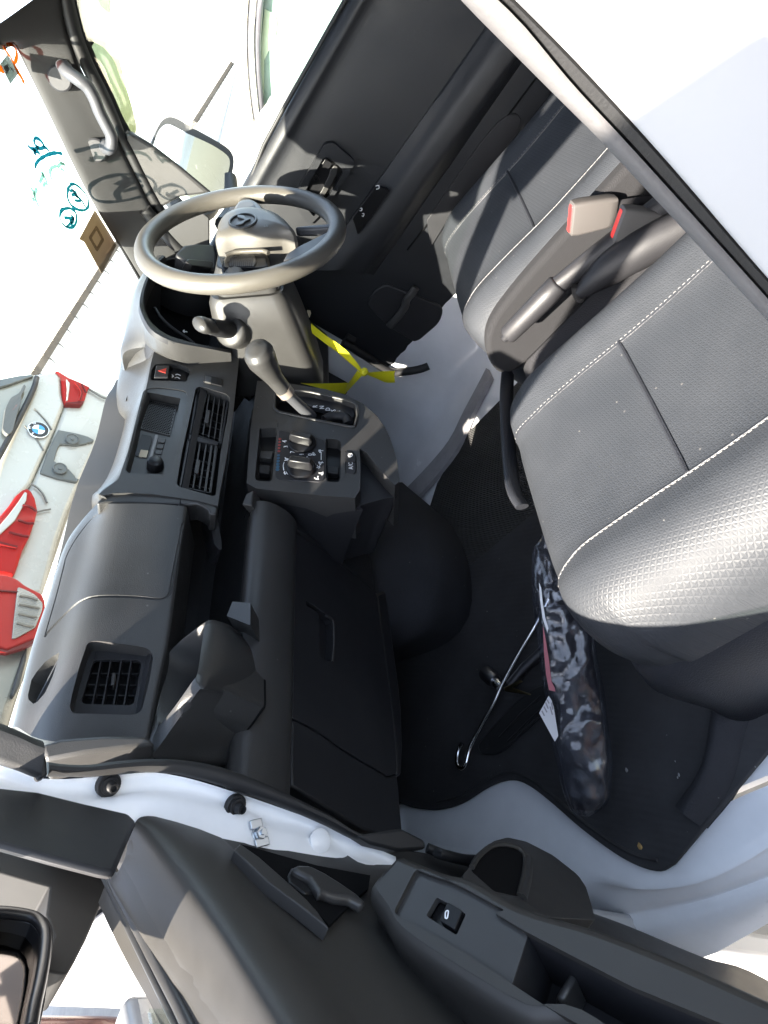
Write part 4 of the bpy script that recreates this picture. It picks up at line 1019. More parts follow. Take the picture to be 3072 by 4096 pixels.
new(tube(cr(hs, 4), [.009, .013, .017, .020, .023, .025, .026, .027, .028, .028, .028, .028, .028], k=14, squash=.9), 'bracket_cover', PLD, hbk, 60)
hk = S('C', '650,1495 655,1530 672,1562 690,1555 690,1520', ax('x', -.012)); new(tube(cr(hk, 4), .005, k=8), 'cover_hook', PLG, hbk, 60)
cp_ = S('C', '1040,1350 1060,1320 1110,1310 1150,1300 1210,1225 1225,1245 1130,1370 1060,1402', ax('x', -.028)); new(prism(cp_, (.014, 0, 0)), 'end_cover', GRT, hbk, bevel=.003)
TUN = box(Plane((0, -.62, .15), (0, 0, 1)), -.075, .075, -.30, .26, -.15, .10)
new(TUN, 'centre_tunnel', CARP, hbk, bevel=.02)
def buckle(label, top, axis, wide, M1):
    t = thing('seat_belt_buckle', label, 'seat belt buckle', top, 'seat belt buckles between the seats')
    a = axis.normalized(); u = (wide - wide.dot(a) * a).normalized(); pl = Plane(top, -a, u)
    rs = [rrect(Plane(top + a * d, -a, u), -h, h, -k, k, min(h, k) * .5, 4) for d, h, k in ((0, .021, .0075), (.002, .0235, .010), (.012, .0245, .0115), (.055, .0225, .0115), (.066, .020, .010), (.068, .016, .008))]
    new(loft(rs), 'buckle_body', M1, t, 40)
    new(prism(rrect(pl.off(.0006), -.0195, .0195, -.0050, .0050, .0025), -pl.n * .004), 'release_button', REDB, t, bevel=.0006)
    new(prism(rrect(Plane(top + a * .02, pl.v, u), -.021, .021, -.001, .001, .0005), pl.v * .0001), 'parting_line', PLD, t, 0) if 0 else None
    new(tube([top + a * .066, top + a * .10, top + a * .16 + Vector((0, 0, -.01))], [.013, .012, .011], k=12, squash=.45, up=u), 'buckle_stem', PLD, t, 60)
    return t
b1 = (S('C', '625,1140', ax('x', .040))[0]); b1e = S('C', '900,1085', ax('x', .052))[0]
wd1 = S('C', '640,1050', ax('x', .040))[0] - S('C', '615,1235', ax('x', .040))[0]
buckle('sunlit grey seat belt buckle with a red button, the one farther from the open door', b1, (b1e - b1), wd1, mat('grey buckle plastic warm', (.065, .060, .057), .5))
b2 = (S('C', '868,1165', ax('x', -.005))[0]); b2e = S('C', '1130,1185', ax('x', -.002))[0]
wd2 = S('C', '875,1070', ax('x', -.005))[0] - S('C', '858,1262', ax('x', -.005))[0]
buckle('dark grey seat belt buckle with a red button, the one beside the dark pillar seal', b2, (b2e - b2), wd2, BUCK)

# ================================================================== FLOOR THINGS
mp = S('d', '866,1600 866,1735 900,1746 950,1750 1000,1737 1050,1706 1085,1690 1120,1687 1155,1703 1200,1738 1260,1790 1330,1842 1385,1872 1430,1883 1462,1868 1500,1700', ax('z', -.002))
mpp = cr(mp[1:15], 4) + [Vector((-.56, -.42, -.002)), Vector((.02, -.42, -.002)), Vector((.02, .45, -.002)), Vector((-.42, .45, -.002))]
fm = new(prism(mpp, (0, 0, .007)), 'floor_mat', MATM, None, bevel=.002)
tag(fm, 'black rubber floor mat in the passenger footwell with dust and crumbs on it', 'floor mat')
new(tube(cr([p + Vector((.012, -.004, .008)) for p in mp[3:14]], 5), .003, k=6), 'raised_edge', MATM, fm, 60)
carp = prism([Vector(q) for q in ((.021, -.42, -.004), (.400, -.42, -.004), (.395, -.02, -.004), (.385, .02, -.004), (.33, .12, -.004), (.20, .22, -.004), (.1, .30, -.004), (.021, .3, -.004))], (0, 0, .006))
cc = new(carp, 'floor_carpet', mat('black corduroy floor mat', (.042, .041, .041), .85, spec=.25, lint=True, bump=('ribs', 60, .8), var=.3), None, bevel=.002); tag(cc, 'black ribbed carpet on the driver floor beside the bare white metal', 'carpet')
ccl = sheet([[p + Vector((-.03, 0, .0)) for p in S('d', '1055,800 1040,830 1010,890 985,950 940,1010 895,1060', ax('z', .012))], S('d', '1050,795 1032,830 1000,890 970,950 925,1005 880,1052', ax('z', .014))], 14, 3, back=(0, 0, -.012))
new(ccl, 'carpet_edge', mat('grey worn carpet edge', (.28, .27, .28), .9, bump=('grain', 90, .4), var=.25), cc, 60)
new(sheet([S('I', '1659,600 1500,760 1400,1000 1380,1180 1330,1420 1210,1600', ax('z', .02)), S('I', '1720,640 1560,800 1460,1010 1420,1200 1360,1440 1250,1640', ax('z', .028)), S('I', '1800,700 1660,1000 1560,1200 1480,1500 1330,1700', ax('z', .006))], 20, 4, back=(0, 0, -.02)), 'rear_carpet', CARP, fm, 60)
for i, (fr, x, y, s) in enumerate((('I', 975, 1428, .0055), ('I', 1228, 1450, .004), ('I', 1222, 1463, .003), ('L', 1040, 588, .008), ('I', 1598, 1412, .002), ('I', 1210, 1385, .002), ('I', 300, 660, .002))):
    c = hit(fr, x, y, ax('z', .0075)); b = bmesh.new(); bmesh.ops.create_icosphere(b, subdivisions=1, radius=s / 2)
    for v in b.verts: v.co = c + Vector((v.co.x * (1 + random.random() * .8), v.co.y * (.6 + random.random() * .6), v.co.z * .35))
    o = new(b, 'crumb', mat('dry leaf', (.35, .22, .08), .9) if s > .007 else THR, None, 0)
    tag(o, ('brown dead leaf in the corner of the black floor mat near the white sill' if s > .007 else ['larger pale crumb on the floor mat between the bag and the seat skirt', 'long pale crumb at the middle of the mat behind the bag', 'short pale crumb touching the long one on the mat', '', 'single pale speck on the carpet fold by the seat base', 'small pale speck on the mat below the long crumb', 'pale speck on the mat in front of the jack rod'][i]), 'leaf' if s > .007 else 'crumb', None if s > .007 else 'crumbs on the floor mat')

# wheel wrench and jack rod strapped on the floor
tool = thing('jack_rod', 'thin steel jack rod with a hooked end and a socket lying on the floor', 'jack handle', (-.25, .1, .03))
zt = ax('z', .028)
rod = S('I', '600,600 560,680 525,745 450,870 375,1010 330,1110 280,1200 240,1275 215,1330 200,1390', zt)
new(tube(cr(rod, 4), .0042, k=10), 'rod', CHR, tool, 60)
new(tube(cr(S('I', '200,1390 188,1412 172,1418 158,1400 157,1360 165,1325 180,1298', zt), 5), .0042, k=10), 'hook', CHR, tool, 60)
c0 = hit('I', 290, 955, zt); c1 = hit('I', 340, 1000, zt); c2 = hit('I', 365, 1025, zt)
d_ = c1 - c0
new(tube([c0, c0.lerp(c1, .05), c0.lerp(c1, .75), c1], [.0125, .0140, .0140, .0120], k=20), 'socket', STL, tool, 60)
new(tube([c1, c1.lerp(c2, .5), c2], [.0085, .0095, .0080], k=16), 'socket_neck', CHR, tool, 60)
new(prism(S('I', '385,1030 465,992 475,1000 430,1030 515,1060 512,1066 390,1048', zt), (0, 0, .003)), 'clip', mat('brass coloured clip', (.25, .21, .12), .35, metal=1), tool, bevel=.0008)
new(tube(S('I', '415,1015 480,935 560,860 620,800', ax('z', .02)), .0095, k=12), 'tool_tube', STL, tool, 60)
new(prism(roundpoly(S('I', '262,1310 320,1240 420,1130 520,1040 620,1000 620,1120 480,1250 360,1360 275,1352', ax('z', .010)), .02), (0, 0, .006)), 'tool_tray', RUB, tool, bevel=.003)
for q in ('360,1270 470,1150 560,1070', '400,1290 500,1190 590,1110', '300,1325 300,1290'):
    new(tube(S('I', q, ax('z', .017)), .0022, k=6), 'tray_rib', RUB, tool, 60)

# clear plastic bag with a folded black tool bag inside, leaning from the seat base down to the sill
bag = thing('plastic_bag', 'wrinkled clear plastic bag holding a folded black pouch, leaning across the footwell', 'plastic bag', (-.3, -.1, .05))
top_l = S('I', '565,288', Plane((-.10, -.30, .17), (0, 0, 1)))[0]
axis_top = hit('I', 566, 290, ax('z', .21)); axis_bot = hit('I', 780, 1650, ax('z', .055))
ad = (axis_bot - axis_top).normalized(); toc = (CAM - (axis_top + axis_bot) / 2).normalized()
BN = (toc - toc.dot(ad) * ad).normalized(); BP = Plane(axis_top, BN, ad)
Lp = S('I', '564,289 535,330 520,360 516,440 515,540 530,720 543,810 555,900 575,1060 592,1180 612,1310 640,1420 655,1500 690,1600 715,1640 740,1655', BP)
Rp = S('I', '568,289 590,300 615,345 660,440 690,500 712,545 745,610 815,668 832,800 836,880 870,1050 890,1220 912,1390 905,1480 888,1590 820,1650', BP)
Ll = resample(cr(Lp, 5), 170); Rl = resample(cr(Rp, 5), 170)
FILM = glass('clear wrinkled film', (.88, .90, .94), .05, .12, opac=.05, ocol=(.30, .31, .38))
def ridge(p, k): return 1 - 2 * abs(noise.noise(p * k))
def bagrings(f, th, i0, i1, wr, kk=44):
    out = []; N = len(Ll)
    for i in range(i0, i1):
        a, b = Ll[i], Rl[i]; m_ = (a + b) / 2; hw = (b - a) / 2 * f; t = i / (N - 1); R_ = []
        end = min(1, t / .22, (1 - t) / .10 + .1)
        for j in range(kk):
            an = 2 * math.pi * j / kk
            p = m_ + hw * math.cos(an) + BN * (th * (.12 + .88 * end) * math.copysign(abs(math.sin(an)) ** .7, math.sin(an)) - .012)
            q = Vector((p.dot(ad) * .55, p.dot(BP.v) * 1.4, p.dot(BN)))
            nz_ = ridge(q, 26) * .55 + ridge(q + Vector((5, 3, 1)), 60) * .35 + noise.noise(p * 20) * .4
            R_.append(p + BN * wr * nz_ * math.copysign(min(1, abs(math.sin(an)) * 2), math.sin(an)))
        out.append(R_)
    return out
new(loft(bagrings(.84, .016, 46, 164, .009)), 'black_pouch', mat('black pouch cloth', (.010, .0105, .014), .55, bump=('crumple', 24, .35)), bag, 50)
new(loft(bagrings(1, .026, 0, 170, .0095)), 'film', FILM, bag, 70)
LB = BP.off(.020)
lb = new(prism(S('I', '598,1068 612,1090 622,1120 645,1262 628,1290 552,1152', LB), -BN * .0006), 'paper_label', mat('white label paper', (.62, .60, .60), .7), bag, 0)
pr = bmesh.new()
for q in ('590,1085 600,1105', '583,1100 596,1130', '575,1120 590,1148', '565,1140 578,1165', '612,1100 618,1135', '605,1120 616,1160'):
    ribbon(S('I', q, LB.off(.0003)), .0022, LB, .0002, pr)
o = new(pr, 'label_print', mat('grey print', (.3, .28, .28), .8), lb, 0); o['kind'] = 'stuff'
new(prism(S('I', '552,522 562,545 570,620 582,690 597,742 592,762 568,690 556,600', LB), -BN * .0006), 'white_strip', WPL, bag, 0)
new(prism(S('I', '570,730 582,780 600,900 612,1000 628,1030 630,1048 600,1040 585,960 575,850', LB.off(-.004)), -BN * .0006), 'red_strip', mat('dull red print', (.42, .12, .14), .6), bag, 0)

# yellow tape tied round the column
tape = thing('yellow_tape', 'bright yellow plastic tape knotted in a loop below the steering column', 'tape', (.25, -.05, .3))
kn = hit('U', 782, 862, ax('x', .30))
def tpl(fr, a, b, pa, pb): 
    A_ = [hit(fr, x, y, pl) for (x, y), pl in zip(a, pa)]; B_ = [hit(fr, x, y, pl) for (x, y), pl in zip(b, pb)]
    A_ = resample(cr(A_, 5), 20); B_ = resample(cr(B_, 5), 20)
    return sheet([A_, [p.lerp(q, .5) + Vector((0, 0, .0015)) for p, q in zip(A_, B_)], B_], 20, 2, back=(.0003, .0004, -.0004))
X_ = lambda v: ax('x', v)
pls = [X_(.29), X_(.29), X_(.295), X_(.298), X_(.30)]
new(tpl('U', [(243, 368), (380, 480), (560, 610), (680, 730), (768, 850)], [(252, 468), (370, 560), (520, 670), (640, 775), (755, 872)], pls, pls), 'tape_strand', YEL, tape, 60)
new(tpl('U', [(790, 868), (840, 866), (920, 858), (1000, 855), (1096, 850)], [(790, 882), (830, 898), (900, 925), (1000, 968), (1098, 970)], [X_(.30), X_(.302), X_(.304), X_(.306), X_(.308)], [X_(.30), X_(.304), X_(.31), X_(.312), X_(.31)]), 'tape_end', YEL, tape, 60)
pq = [X_(.30), X_(.285), X_(.26)]
new(tpl('U', [(715, 845), (670, 910), (622, 975)], [(768, 890), (690, 975), (585, 1088)], pq, pq), 'tape_strand', YEL, tape, 60)
pq = [X_(.26), X_(.235), X_(.20)]
new(tpl('U', [(624, 972), (380, 980), (140, 976)], [(585, 1088), (420, 1050), (140, 978)], pq, pq), 'tape_strand', YEL, tape, 60)
kb_ = bmesh.new(); bmesh.ops.create_icosphere(kb_, subdivisions=3, radius=.0085)
for v in kb_.verts: v.co = kn + Vector((v.co.x, v.co.y, v.co.z)) * (1 + .35 * noise.noise(v.co * 260)) 
new(kb_, 'knot', YEL, tape, 60)

# dark parts in the driver footwell
ped = thing('brake_pedal', 'black pedal arm and dark pipe work in the driver footwell under the column', 'pedal', (.3, .05, .25))
new(tube(cr(S('U', '260,500 290,600 320,720 335,850 335,980', Y(.10)), 5), .011, k=10), 'pedal_arm', PLD, ped, 60)
new(prism(roundpoly(S('U', '100,640 420,640 620,760 620,1090 300,1060 120,960', Y(.16)), .02), (0, .02, 0)), 'pedal_box', CARP, ped, bevel=.004)
hose = thing('sill_seal', 'black rubber door seal running along the driver side sill', 'door seal', (.61, 0, .2))
new(tube(cr(S('U', '560,560 640,600 700,640 800,700 900,770 1000,835 1090,868 1180,862 1300,845 1380,825 1440,800', X_(.612)), 5), .011, k=10), 'seal_bar', RUB, hose, 60)
new(tube(S('U', '600,500 680,545', X_(.615)), .010, k=10), 'seal_end', RUB, hose, 60)

# ================================================================== DRIVER DOOR
dd = thing('driver_door', 'closed driver side door with dark trim, armrest, window and outside mirror', 'door', (.64, -.35, .3))
DPX = X_(.622)
YS = [.055, -.05, -.2, -.35, -.5, -.66, -.80]
def drow(fr, txt, x): return S(fr, txt, X_(x))
zs = [(.08, .622), (.22, .622), (.36, .624), (.46, .627), (.55, .630), (.62, .634), (.665, .638)]
rows = [[Vector((x, y, z)) for y in YS] for z, x in zs]
belt0 = [Vector((.632, y, .683 + .0 * y)) for y in YS]; belt1 = [Vector((.640, y, .698)) for y in YS]; belt2 = [Vector((.652, y, .7045)) for y in YS]
rows += [belt0, belt1, belt2, [Vector((.668, y, .705)) for y in YS]]
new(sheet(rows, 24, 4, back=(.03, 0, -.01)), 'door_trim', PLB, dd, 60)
# armrest: top edge, ridge and underside follow the lines seen in the photo
prof_z = [('B', '700,1659 850,1440 1000,1228 1200,945 1450,590 1659,290', .621), ('B', '760,1659 900,1470 1040,1275 1250,985 1480,650 1659,390', .612), ('B', '830,1659 960,1500 1100,1310 1300,1030 1500,745 1659,520', .599), ('B', '900,1659 1010,1540 1150,1380 1350,1110 1550,830 1659,680', .595),
          ('B', '1000,1680 1095,1560 1280,1288 1450,1050 1659,765', .598), ('B', '1040,1680 1130,1570 1300,1320 1470,1080 1659,815', .612), ('B', '1080,1690 1160,1580 1330,1330 1500,1090 1659,860', .624)]
rows = []
for fr, txt, x in prof_z:
    p = S(fr, txt, X_(x)); d_ = (p[-1] - p[0]).normalized()
    rows.append([p[0] - d_ * .06] + p + [p[-1] + d_ * .25])
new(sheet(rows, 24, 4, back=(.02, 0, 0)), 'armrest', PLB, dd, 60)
for i, (txt, xx, r) in enumerate((('1000,1659 1280,1250 1659,755', .600, .0022), ('1210,1659 1420,1390 1659,1060', .6205, .002))):
    p = S('B', txt, X_(xx)); d_ = (p[-1] - p[0]).normalized(); new(tube([p[0]] + p + [p[-1] + d_ * .25], r, k=6), 'trim_seam', HOLE, dd, 60)
p = S('C', '-120,1150 0,975 150,760 250,640 310,598 350,595 372,625 350,700 250,830 100,1010 0,1130 -100,1290', X_(.618))
new(prism(roundpoly(p, .004), (.012, 0, 0)), 'door_pocket', PLD, dd, bevel=.005, seg=3)
p = S('B', '1409,1285 1415,1265 1545,1290 1540,1305', X_(.6165)); 
# handle bezel with its lever and lock knob
ho = roundpoly(S('B', '440,1330 660,955 720,948 850,1060 858,1095 800,1190 640,1420 560,1500', X_(.617)), .006)
hi = roundpoly(S('B', '500,1330 650,1050 685,1040 775,1120 785,1150 640,1380 590,1440', X_(.617)), .005)
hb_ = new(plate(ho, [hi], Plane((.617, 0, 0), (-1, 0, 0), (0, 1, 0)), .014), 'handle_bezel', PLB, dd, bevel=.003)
new(prism([p + Vector((.012, 0, 0)) for p in hi], (.002, 0, 0)), 'handle_well', GLB, dd, 0)
lv = S('B', '600,1330 640,1270 690,1170 700,1130 725,1100 748,1105 740,1160 700,1230 660,1300 620,1370', X_(.618))
new(prism(roundpoly(lv, .003), (.007, 0, 0)), 'door_handle', PLG, dd, bevel=.002, seg=3)
new(prism(roundpoly(S('B', '640,1090 668,1052 712,1085 690,1130', X_(.620)), .002), (.006, 0, 0)), 'lock_knob', GLB, dd, bevel=.001)
new(lathe(hit('B', 603, 1180, X_(.628)), (-1, 0, 0), [(0, .0085), (.002, .008), (.0025, .0055), (.0005, .005), (.0005, .0)], 20), 'screw_cover', GLB, dd)
swp = roundpoly(S('B', '845,1450 1000,1240 1060,1250 1090,1270 1000,1400 880,1560 860,1490', X_(.596)), .004)
new(prism(swp, (.010, 0, -.0)), 'switch_panel', GLB, dd, bevel=.002)
for q in ('1000,1235 1020,1232 1022,1250 1004,1256', '895,1382 908,1382 906,1398 894,1398', '910,1418 922,1418 918,1436 908,1432'):
    w_ = bmesh.new(); ribbon(S('B', q, X_(.5955)), .002, X_(.5955), .0003, w_); new(w_, 'switch_print', WPL, dd, 0)
# lower speaker / step cover
new(prism(roundpoly(S('U', '800,180 880,40 1000,-40 1600,200 1560,360 1350,540 1290,560 1040,410', X_(.616)), .02), (.008, 0, 0)), 'lower_cover', PLD, dd, bevel=.004, seg=3)
new(tube(cr(S('U', '1310,0 1270,60 1215,130 1200,190 1150,270 1090,340 1035,400', X_(.606)), 5), .010, k=10, squash=.6), 'cover_ridge', PLA, dd, 60)
# window, its rubber and the small corner sail with the mirror
beltl = S('B', '820,-40 700,170 560,420 400,700 260,960 150,1245 100,1330', X_(.648)); d_ = (beltl[0] - beltl[-1]).normalized()
new(tube([beltl[0] + d_ * .3] + beltl, .0045, k=8), 'belt_rubber', RUB, dd, 60)
gw = bmesh.new(); gw.faces.new([gw.verts.new(Vector((.66 - .03 * (z - .7), y, z))) for y, z in ((.05, .70), (-.85, .70), (-.85, 1.18), (-.32, 1.18), (-.06, .93), (.05, .80))])
new(gw, 'window', WIN, dd, 0)
vz = X_(.668)
vo_ = S('A', '500,-60 735,-60 733,30 738,200 770,330 800,430 840,590 872,700 895,790 903,840 895,900 860,905 790,800 720,640 640,470 560,280 510,140', vz)
new(prism(cr(vo_, 3, closed=True), (.003, 0, 0)), 'rain_visor', VIS, dd, 0)
sl_o = S('A', '838,880 870,885 1000,965 1200,1120 1385,1278 1350,1290 1200,1310 1080,1375 985,1460 930,1380 860,1180 800,1020', X_(.628))
sail = new(prism(sl_o, (.016, 0, 0)), 'mirror_sail', PLA, dd, bevel=.006, seg=3)
new(tube(cr(S('A', '838,878 1000,972 1200,1125 1390,1282', X_(.634)), 4), .005, k=8), 'sail_rubber', RUB, dd, 60)
new(prism(S('A', '1080,1500 1180,1640 1300,1660 1400,1640 1400,1440 1340,1400 1250,1420', X_(.60)), (.02, .03, 0)), 'corner_trim', GREY, dd, bevel=.006)
new(tube(cr(S('A', '960,1390 1050,1500 1140,1600 1240,1700', X_(.606)), 4), .014, k=10), 'corner_rubber', RUB, dd, 60)
MPL = Plane((.86, -.04, .82), (-.50, -.86, .05))
MPL = Plane((.86, -.04, .82), ((CAM - Vector((.86, -.04, .82))).normalized() * .5 + Vector((.5, -1.0, .05)).normalized() * .5))
mo = cr(S('A', '998,985 1015,920 1042,855 1068,808 1100,782 1135,776 1180,790 1290,853 1420,925 1505,978 1540,1020 1552,1070 1540,1150 1500,1265 1430,1400 1300,1420 1150,1300 1020,1100', MPL), 3, closed=True)
mi = cr(S('A', '1014,1000 1030,930 1055,870 1088,836 1130,832 1240,888 1400,962 1500,1028 1524,1078 1512,1150 1482,1262 1410,1380 1300,1395 1160,1280 1040,1100', MPL), 3, closed=True)
mc = sum(mo, Vector()) / len(mo)
mb = new(loft([mo, [mc + (p - mc) * 1.03 - MPL.n * .02 for p in mo], [mc + (p - mc) * .95 - MPL.n * .05 for p in mo], [mc + (p - mc) * .6 - MPL.n * .08 for p in mo]]), 'mirror', RUB, dd, 60)
new(prism([p + MPL.n * .0015 for p in mi], -MPL.n * .002), 'mirror_glass', mat('mirror silver', (.85, .86, .84), .02, metal=1), mb, 0)
new(tube([mc + Vector((0, 0, -.10)), mc + Vector((-.10, .02, -.13)), Vector((.68, -.02, .70))], .018, k=10), 'mirror_arm', RUB, mb, 60)

# ================================================================== PASSENGER DOOR, open, seen at a slant
pa = rad(48); PD = Vector((-math.sin(pa), -math.cos(pa), 0)); PN = Vector((math.cos(pa), -math.sin(pa), 0))
TP = Plane((-.775, -.19, .5), PN, PD)
pd = thing('passenger_door', 'open passenger door seen at a slant, black trim with armrest, window switch and window', 'door', (-.75, -.22, .3))
Z = Vector((0, 0, 1))
def dpt(sx, z, o): return TP.at(0, 0, o) - Z * TP.p.z + PD * sx + Z * z
top = S('J', '532,925 600,1060 690,1220 800,1400 930,1659', TP.off(-.062)); d_ = (top[-1] - top[-2]).normalized(); top.append(top[-1] + d_ * .35)
ln1 = S('J', '560,930 640,1050 740,1210 860,1400 1010,1659', TP.off(-.046)); ln1.append(ln1[-1] + d_ * .35)
ln1b = S('J', '620,800 730,940 850,1110 1000,1330 1190,1659', TP.off(-.018)); ln1b.append(ln1b[-1] + d_ * .35)
ln2 = S('J', '640,700 760,800 950,1030 1150,1330 1360,1659', TP.off(-.001)); ln2.append(ln2[-1] + d_ * .35)
ln3 = S('J', '700,668 860,740 1060,940 1300,1260 1560,1659', TP.off(.004)); ln3.append(ln3[-1] + d_ * .35)
ln4 = S('J', '850,690 1010,745 1240,1000 1500,1330 1750,1659', TP.off(-.002)); ln4.append(ln4[-1] + d_ * .35)
ln5 = S('K', '0,640 120,690 190,745 560,1060 900,1400 1150,1654', TP.off(-.003)); ln5.append(ln5[-1] + d_ * .30)
ln6 = S('K', '380,765 700,850 900,930 1200,1400 1500,1654', TP.off(-.003)); ln6.append(ln6[-1] + d_ * .30)
ln7 = S('K', '1000,770 1150,800 1400,890', TP.off(-.003)) + S('L', '300,1000 700,1446', TP.off(-.003)); ln7.append(ln7[-1] + d_ * .30)
ln8 = S('L', '100,640 400,780 820,930 1240,1110 1659,1290', TP.off(-.006)); ln8.append(ln8[-1] + d_ * .3)
rows = [[p - PN * .02 for p in top], top, ln1, ln1b, ln2, ln3, ln4, ln5, ln6, ln7, ln8, [p - Z * .06 - PN * .004 for p in ln8]]
ptrim = new(sheet(rows, 40, 5, back=-PN * .012), 'door_trim', PDR, pd, 60)
# front corner trim below the front pillar
q = S('J', '-60,520 0,530 180,550 400,605 575,645 610,652 650,690 615,770 545,935 480,925 250,865 0,795 -60,780', TP.off(.010))
new(prism(q, -PN * .008), 'corner_trim', PLD, pd, bevel=.004, seg=3)
# belt seals along the window
for fr, txt, m_, r, o_ in (('Q', '765,1090 860,1290 1000,1580 1295,2180 1400,2400', RUB, .0042, -.072), ('Q', '815,1085 900,1260 1060,1560 1330,2080 1480,2400', PLG, .0065, -.066)):
    p = S(fr, txt, TP.off(o_)); d2 = (p[-1] - p[-2]).normalized(); new(tube(p + [p[-1] + d2 * .3], r, k=8), 'belt_seal', m_, pd, 60)
new(prism([dpt(.0, .664, -.080), dpt(.70, .655, -.080), dpt(.70, .25, -.080), dpt(.0, .25, -.080)], -PN * .004), 'window', WIN, pd, 0)
# door frame round the window, outer skin
top_rail = prism([dpt(-.02, .90, -.05), dpt(.30, 1.17, -.06), dpt(.68, 1.265, -.07), dpt(.76, 1.24, -.07), dpt(.76, .66, -.06), dpt(.55, .66, -.06), dpt(.55, 1.12, -.06), dpt(.50, 1.15, -.06), dpt(.32, 1.12, -.06), dpt(.02, .86, -.05)], -PN * .035)  # unseen rear bar made extra wide and tall to shade the rear pillar
new(top_rail, 'window_frame', RUB, pd, bevel=.006)
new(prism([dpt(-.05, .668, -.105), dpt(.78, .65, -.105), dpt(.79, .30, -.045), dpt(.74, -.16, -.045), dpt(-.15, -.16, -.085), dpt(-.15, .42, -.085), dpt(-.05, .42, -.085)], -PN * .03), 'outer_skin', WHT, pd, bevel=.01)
# mirror stay and mirror outside the glass
MO = TP.off(-.11)
q = S('Q', '-60,880 0,905 250,960 500,1035 745,1090 800,1235 760,1300 700,1440 640,1580 560,1740 505,1832 470,1843 350,1818 380,1600 400,1560 345,1395 372,1195 180,1140 0,1088 -60,1070', MO)
new(prism(q, -PN * .03 + Vector((0, .02, 0))), 'mirror_stay', mat('dusty grey black plastic', (.020, .0195, .019), .7, spec=.2, var=.15), pd, bevel=.008, seg=3)
MO2 = TP.off(-.09)
mo = S('Q', '-200,1335 0,1338 150,1362 290,1392 350,1425 388,1485 398,1560 385,1700 360,1850 335,2050 300,2212 270,2400 -200,2400', MO2)
mi = S('Q', '-190,1420 0,1420 130,1440 230,1470 280,1530 300,1620 290,1720 260,1880 225,2050 180,2212 150,2390 -190,2390', MO2)
new(plate(mo, [mi], MO2, .05), 'mirror', GLB, pd, bevel=.012, seg=4)
new(prism([p - PN * .012 for p in mi], -PN * .003), 'mirror_glass', mat('dark tinted mirror', (.09, .078, .072), .06, metal=1), pd, 0)  # dark warm tint dims what the mirror reflects
new(tube(cr(S('Q', '-200,1385 0,1385 150,1400 260,1430 320,1500 335,1580 325,1720 295,1900 255,2080 225,2250', MO2.off(.003)), 5), .005, k=10), 'mirror_rim', GLB, pd, 60)
# inner handle recess and lever
HR = TP.off(.004)
new(prism(S('K', '205,735 300,760 420,795 600,845 870,895 860,960 800,1010 660,1150 540,1020 380,880', HR), -PN * .004), 'handle_recess', HOLE, pd, 0)
new(prism(S('K', '175,765 205,733 300,800 420,905 545,1018 600,1080 660,1165 640,1150 520,1055 350,930', TP.off(.010)), -PN * .012), 'recess_ledge', PLG, pd, bevel=.002)
lv = S('K', '470,850 500,838 560,840 640,880 720,930 800,985 855,1035 830,1045 770,1010 690,1000 640,980 610,985 600,960 560,900 500,870', TP.off(.013))
new(prism(lv, -PN * .010), 'door_handle', PLG, pd, bevel=.004, seg=3)
new(prism(S('K', '470,850 450,890 455,930 540,985 605,985 600,950 560,900 510,870', TP.off(.006)), -PN * .006), 'handle_well', GLB, pd, bevel=.002)
# armrest with its switch panel and grip pocket
AN = (PN * .62 + Z * .78).normalized()
ARP = Plane(hit('K', 1250, 1090, TP.off(.055)), AN, PD)
arm_o = S('K', '838,985 868,905 930,840 985,780 1030,768 1080,785 1250,850', ARP) + S('L', '230,715 480,850 830,950 1240,1105 1659,1285 2000,1430 2000,2000 1100,1700 700,1446', ARP) + S('K', '1640,1640 1300,1440 1090,1300 960,1190 905,1090', ARP)
ap_o = S('K', '1115,860 1150,868 1350,960 1560,1075', ARP) + S('L', '330,905 490,1000 700,1110 1000,1265 1440,1446 1700,1560 1500,1800 800,1480 560,1345 410,1245', ARP) + S('K', '1400,1320 1200,1200 1010,1100 990,1080 1050,960 1090,882', ARP)
ap_o = roundpoly(ap_o, .004)
arm_o = resample(cr(arm_o, 4, closed=True) + [arm_o[0]], 91)[:-1]
new(loft([[p + AN * -.10 - PN * .055 - Z * .02 for p in arm_o]] + [[p - AN * h for p in inset(arm_o, e, ARP)] for h, e in ((.030, 0), (.020, 0), (.012, .0012), (.006, .0036), (.002, .0075), (.0003, .012))], caps=False), 'armrest_side', PDR, pd, 60)
new(plate([p for p in inset(arm_o, .0118, ARP)], [ap_o], ARP, .006), 'armrest', PDR, pd, bevel=.002, seg=2)
pan = S('K', '1115,860 1150,868 1350,960 1560,1075', ARP) + S('L', '330,905 490,1000 410,1245', ARP) + S('K', '1400,1320 1200,1200 1010,1100 990,1080 1050,960 1090,882', ARP)
sw_o = roundpoly(S('K', '1200,990 1350,1075 1300,1185 1145,1085', ARP), .0025)
new(plate([p - AN * .004 for p in roundpoly(pan, .003)], [[p - AN * .004 for p in sw_o]], ARP, .006), 'switch_panel', PLG, pd, bevel=.001)
new(prism([p - AN * .012 for p in sw_o], -AN * .003), 'switch_well', GLB, pd, 0)
sr = new(prism(roundpoly(S('K', '1262,1030 1340,1075 1298,1172 1222,1125', ARP.off(-.003)), .002), -AN * .008), 'window_switch', GLB, pd, bevel=.0015)
w_ = bmesh.new()
for q in ('1252,1112 1254,1082 1268,1078 1262,1114 1252,1112',): ribbon(S('K', q, ARP.off(-.0026)), .0016, ARP, .0003, w_)
new(w_, 'switch_print', WPL, sr, 0)
gp_o = S('L', '490,1000 700,1110 1000,1265 1440,1446 1700,1560 1500,1800 800,1480 560,1345 410,1245', ARP)
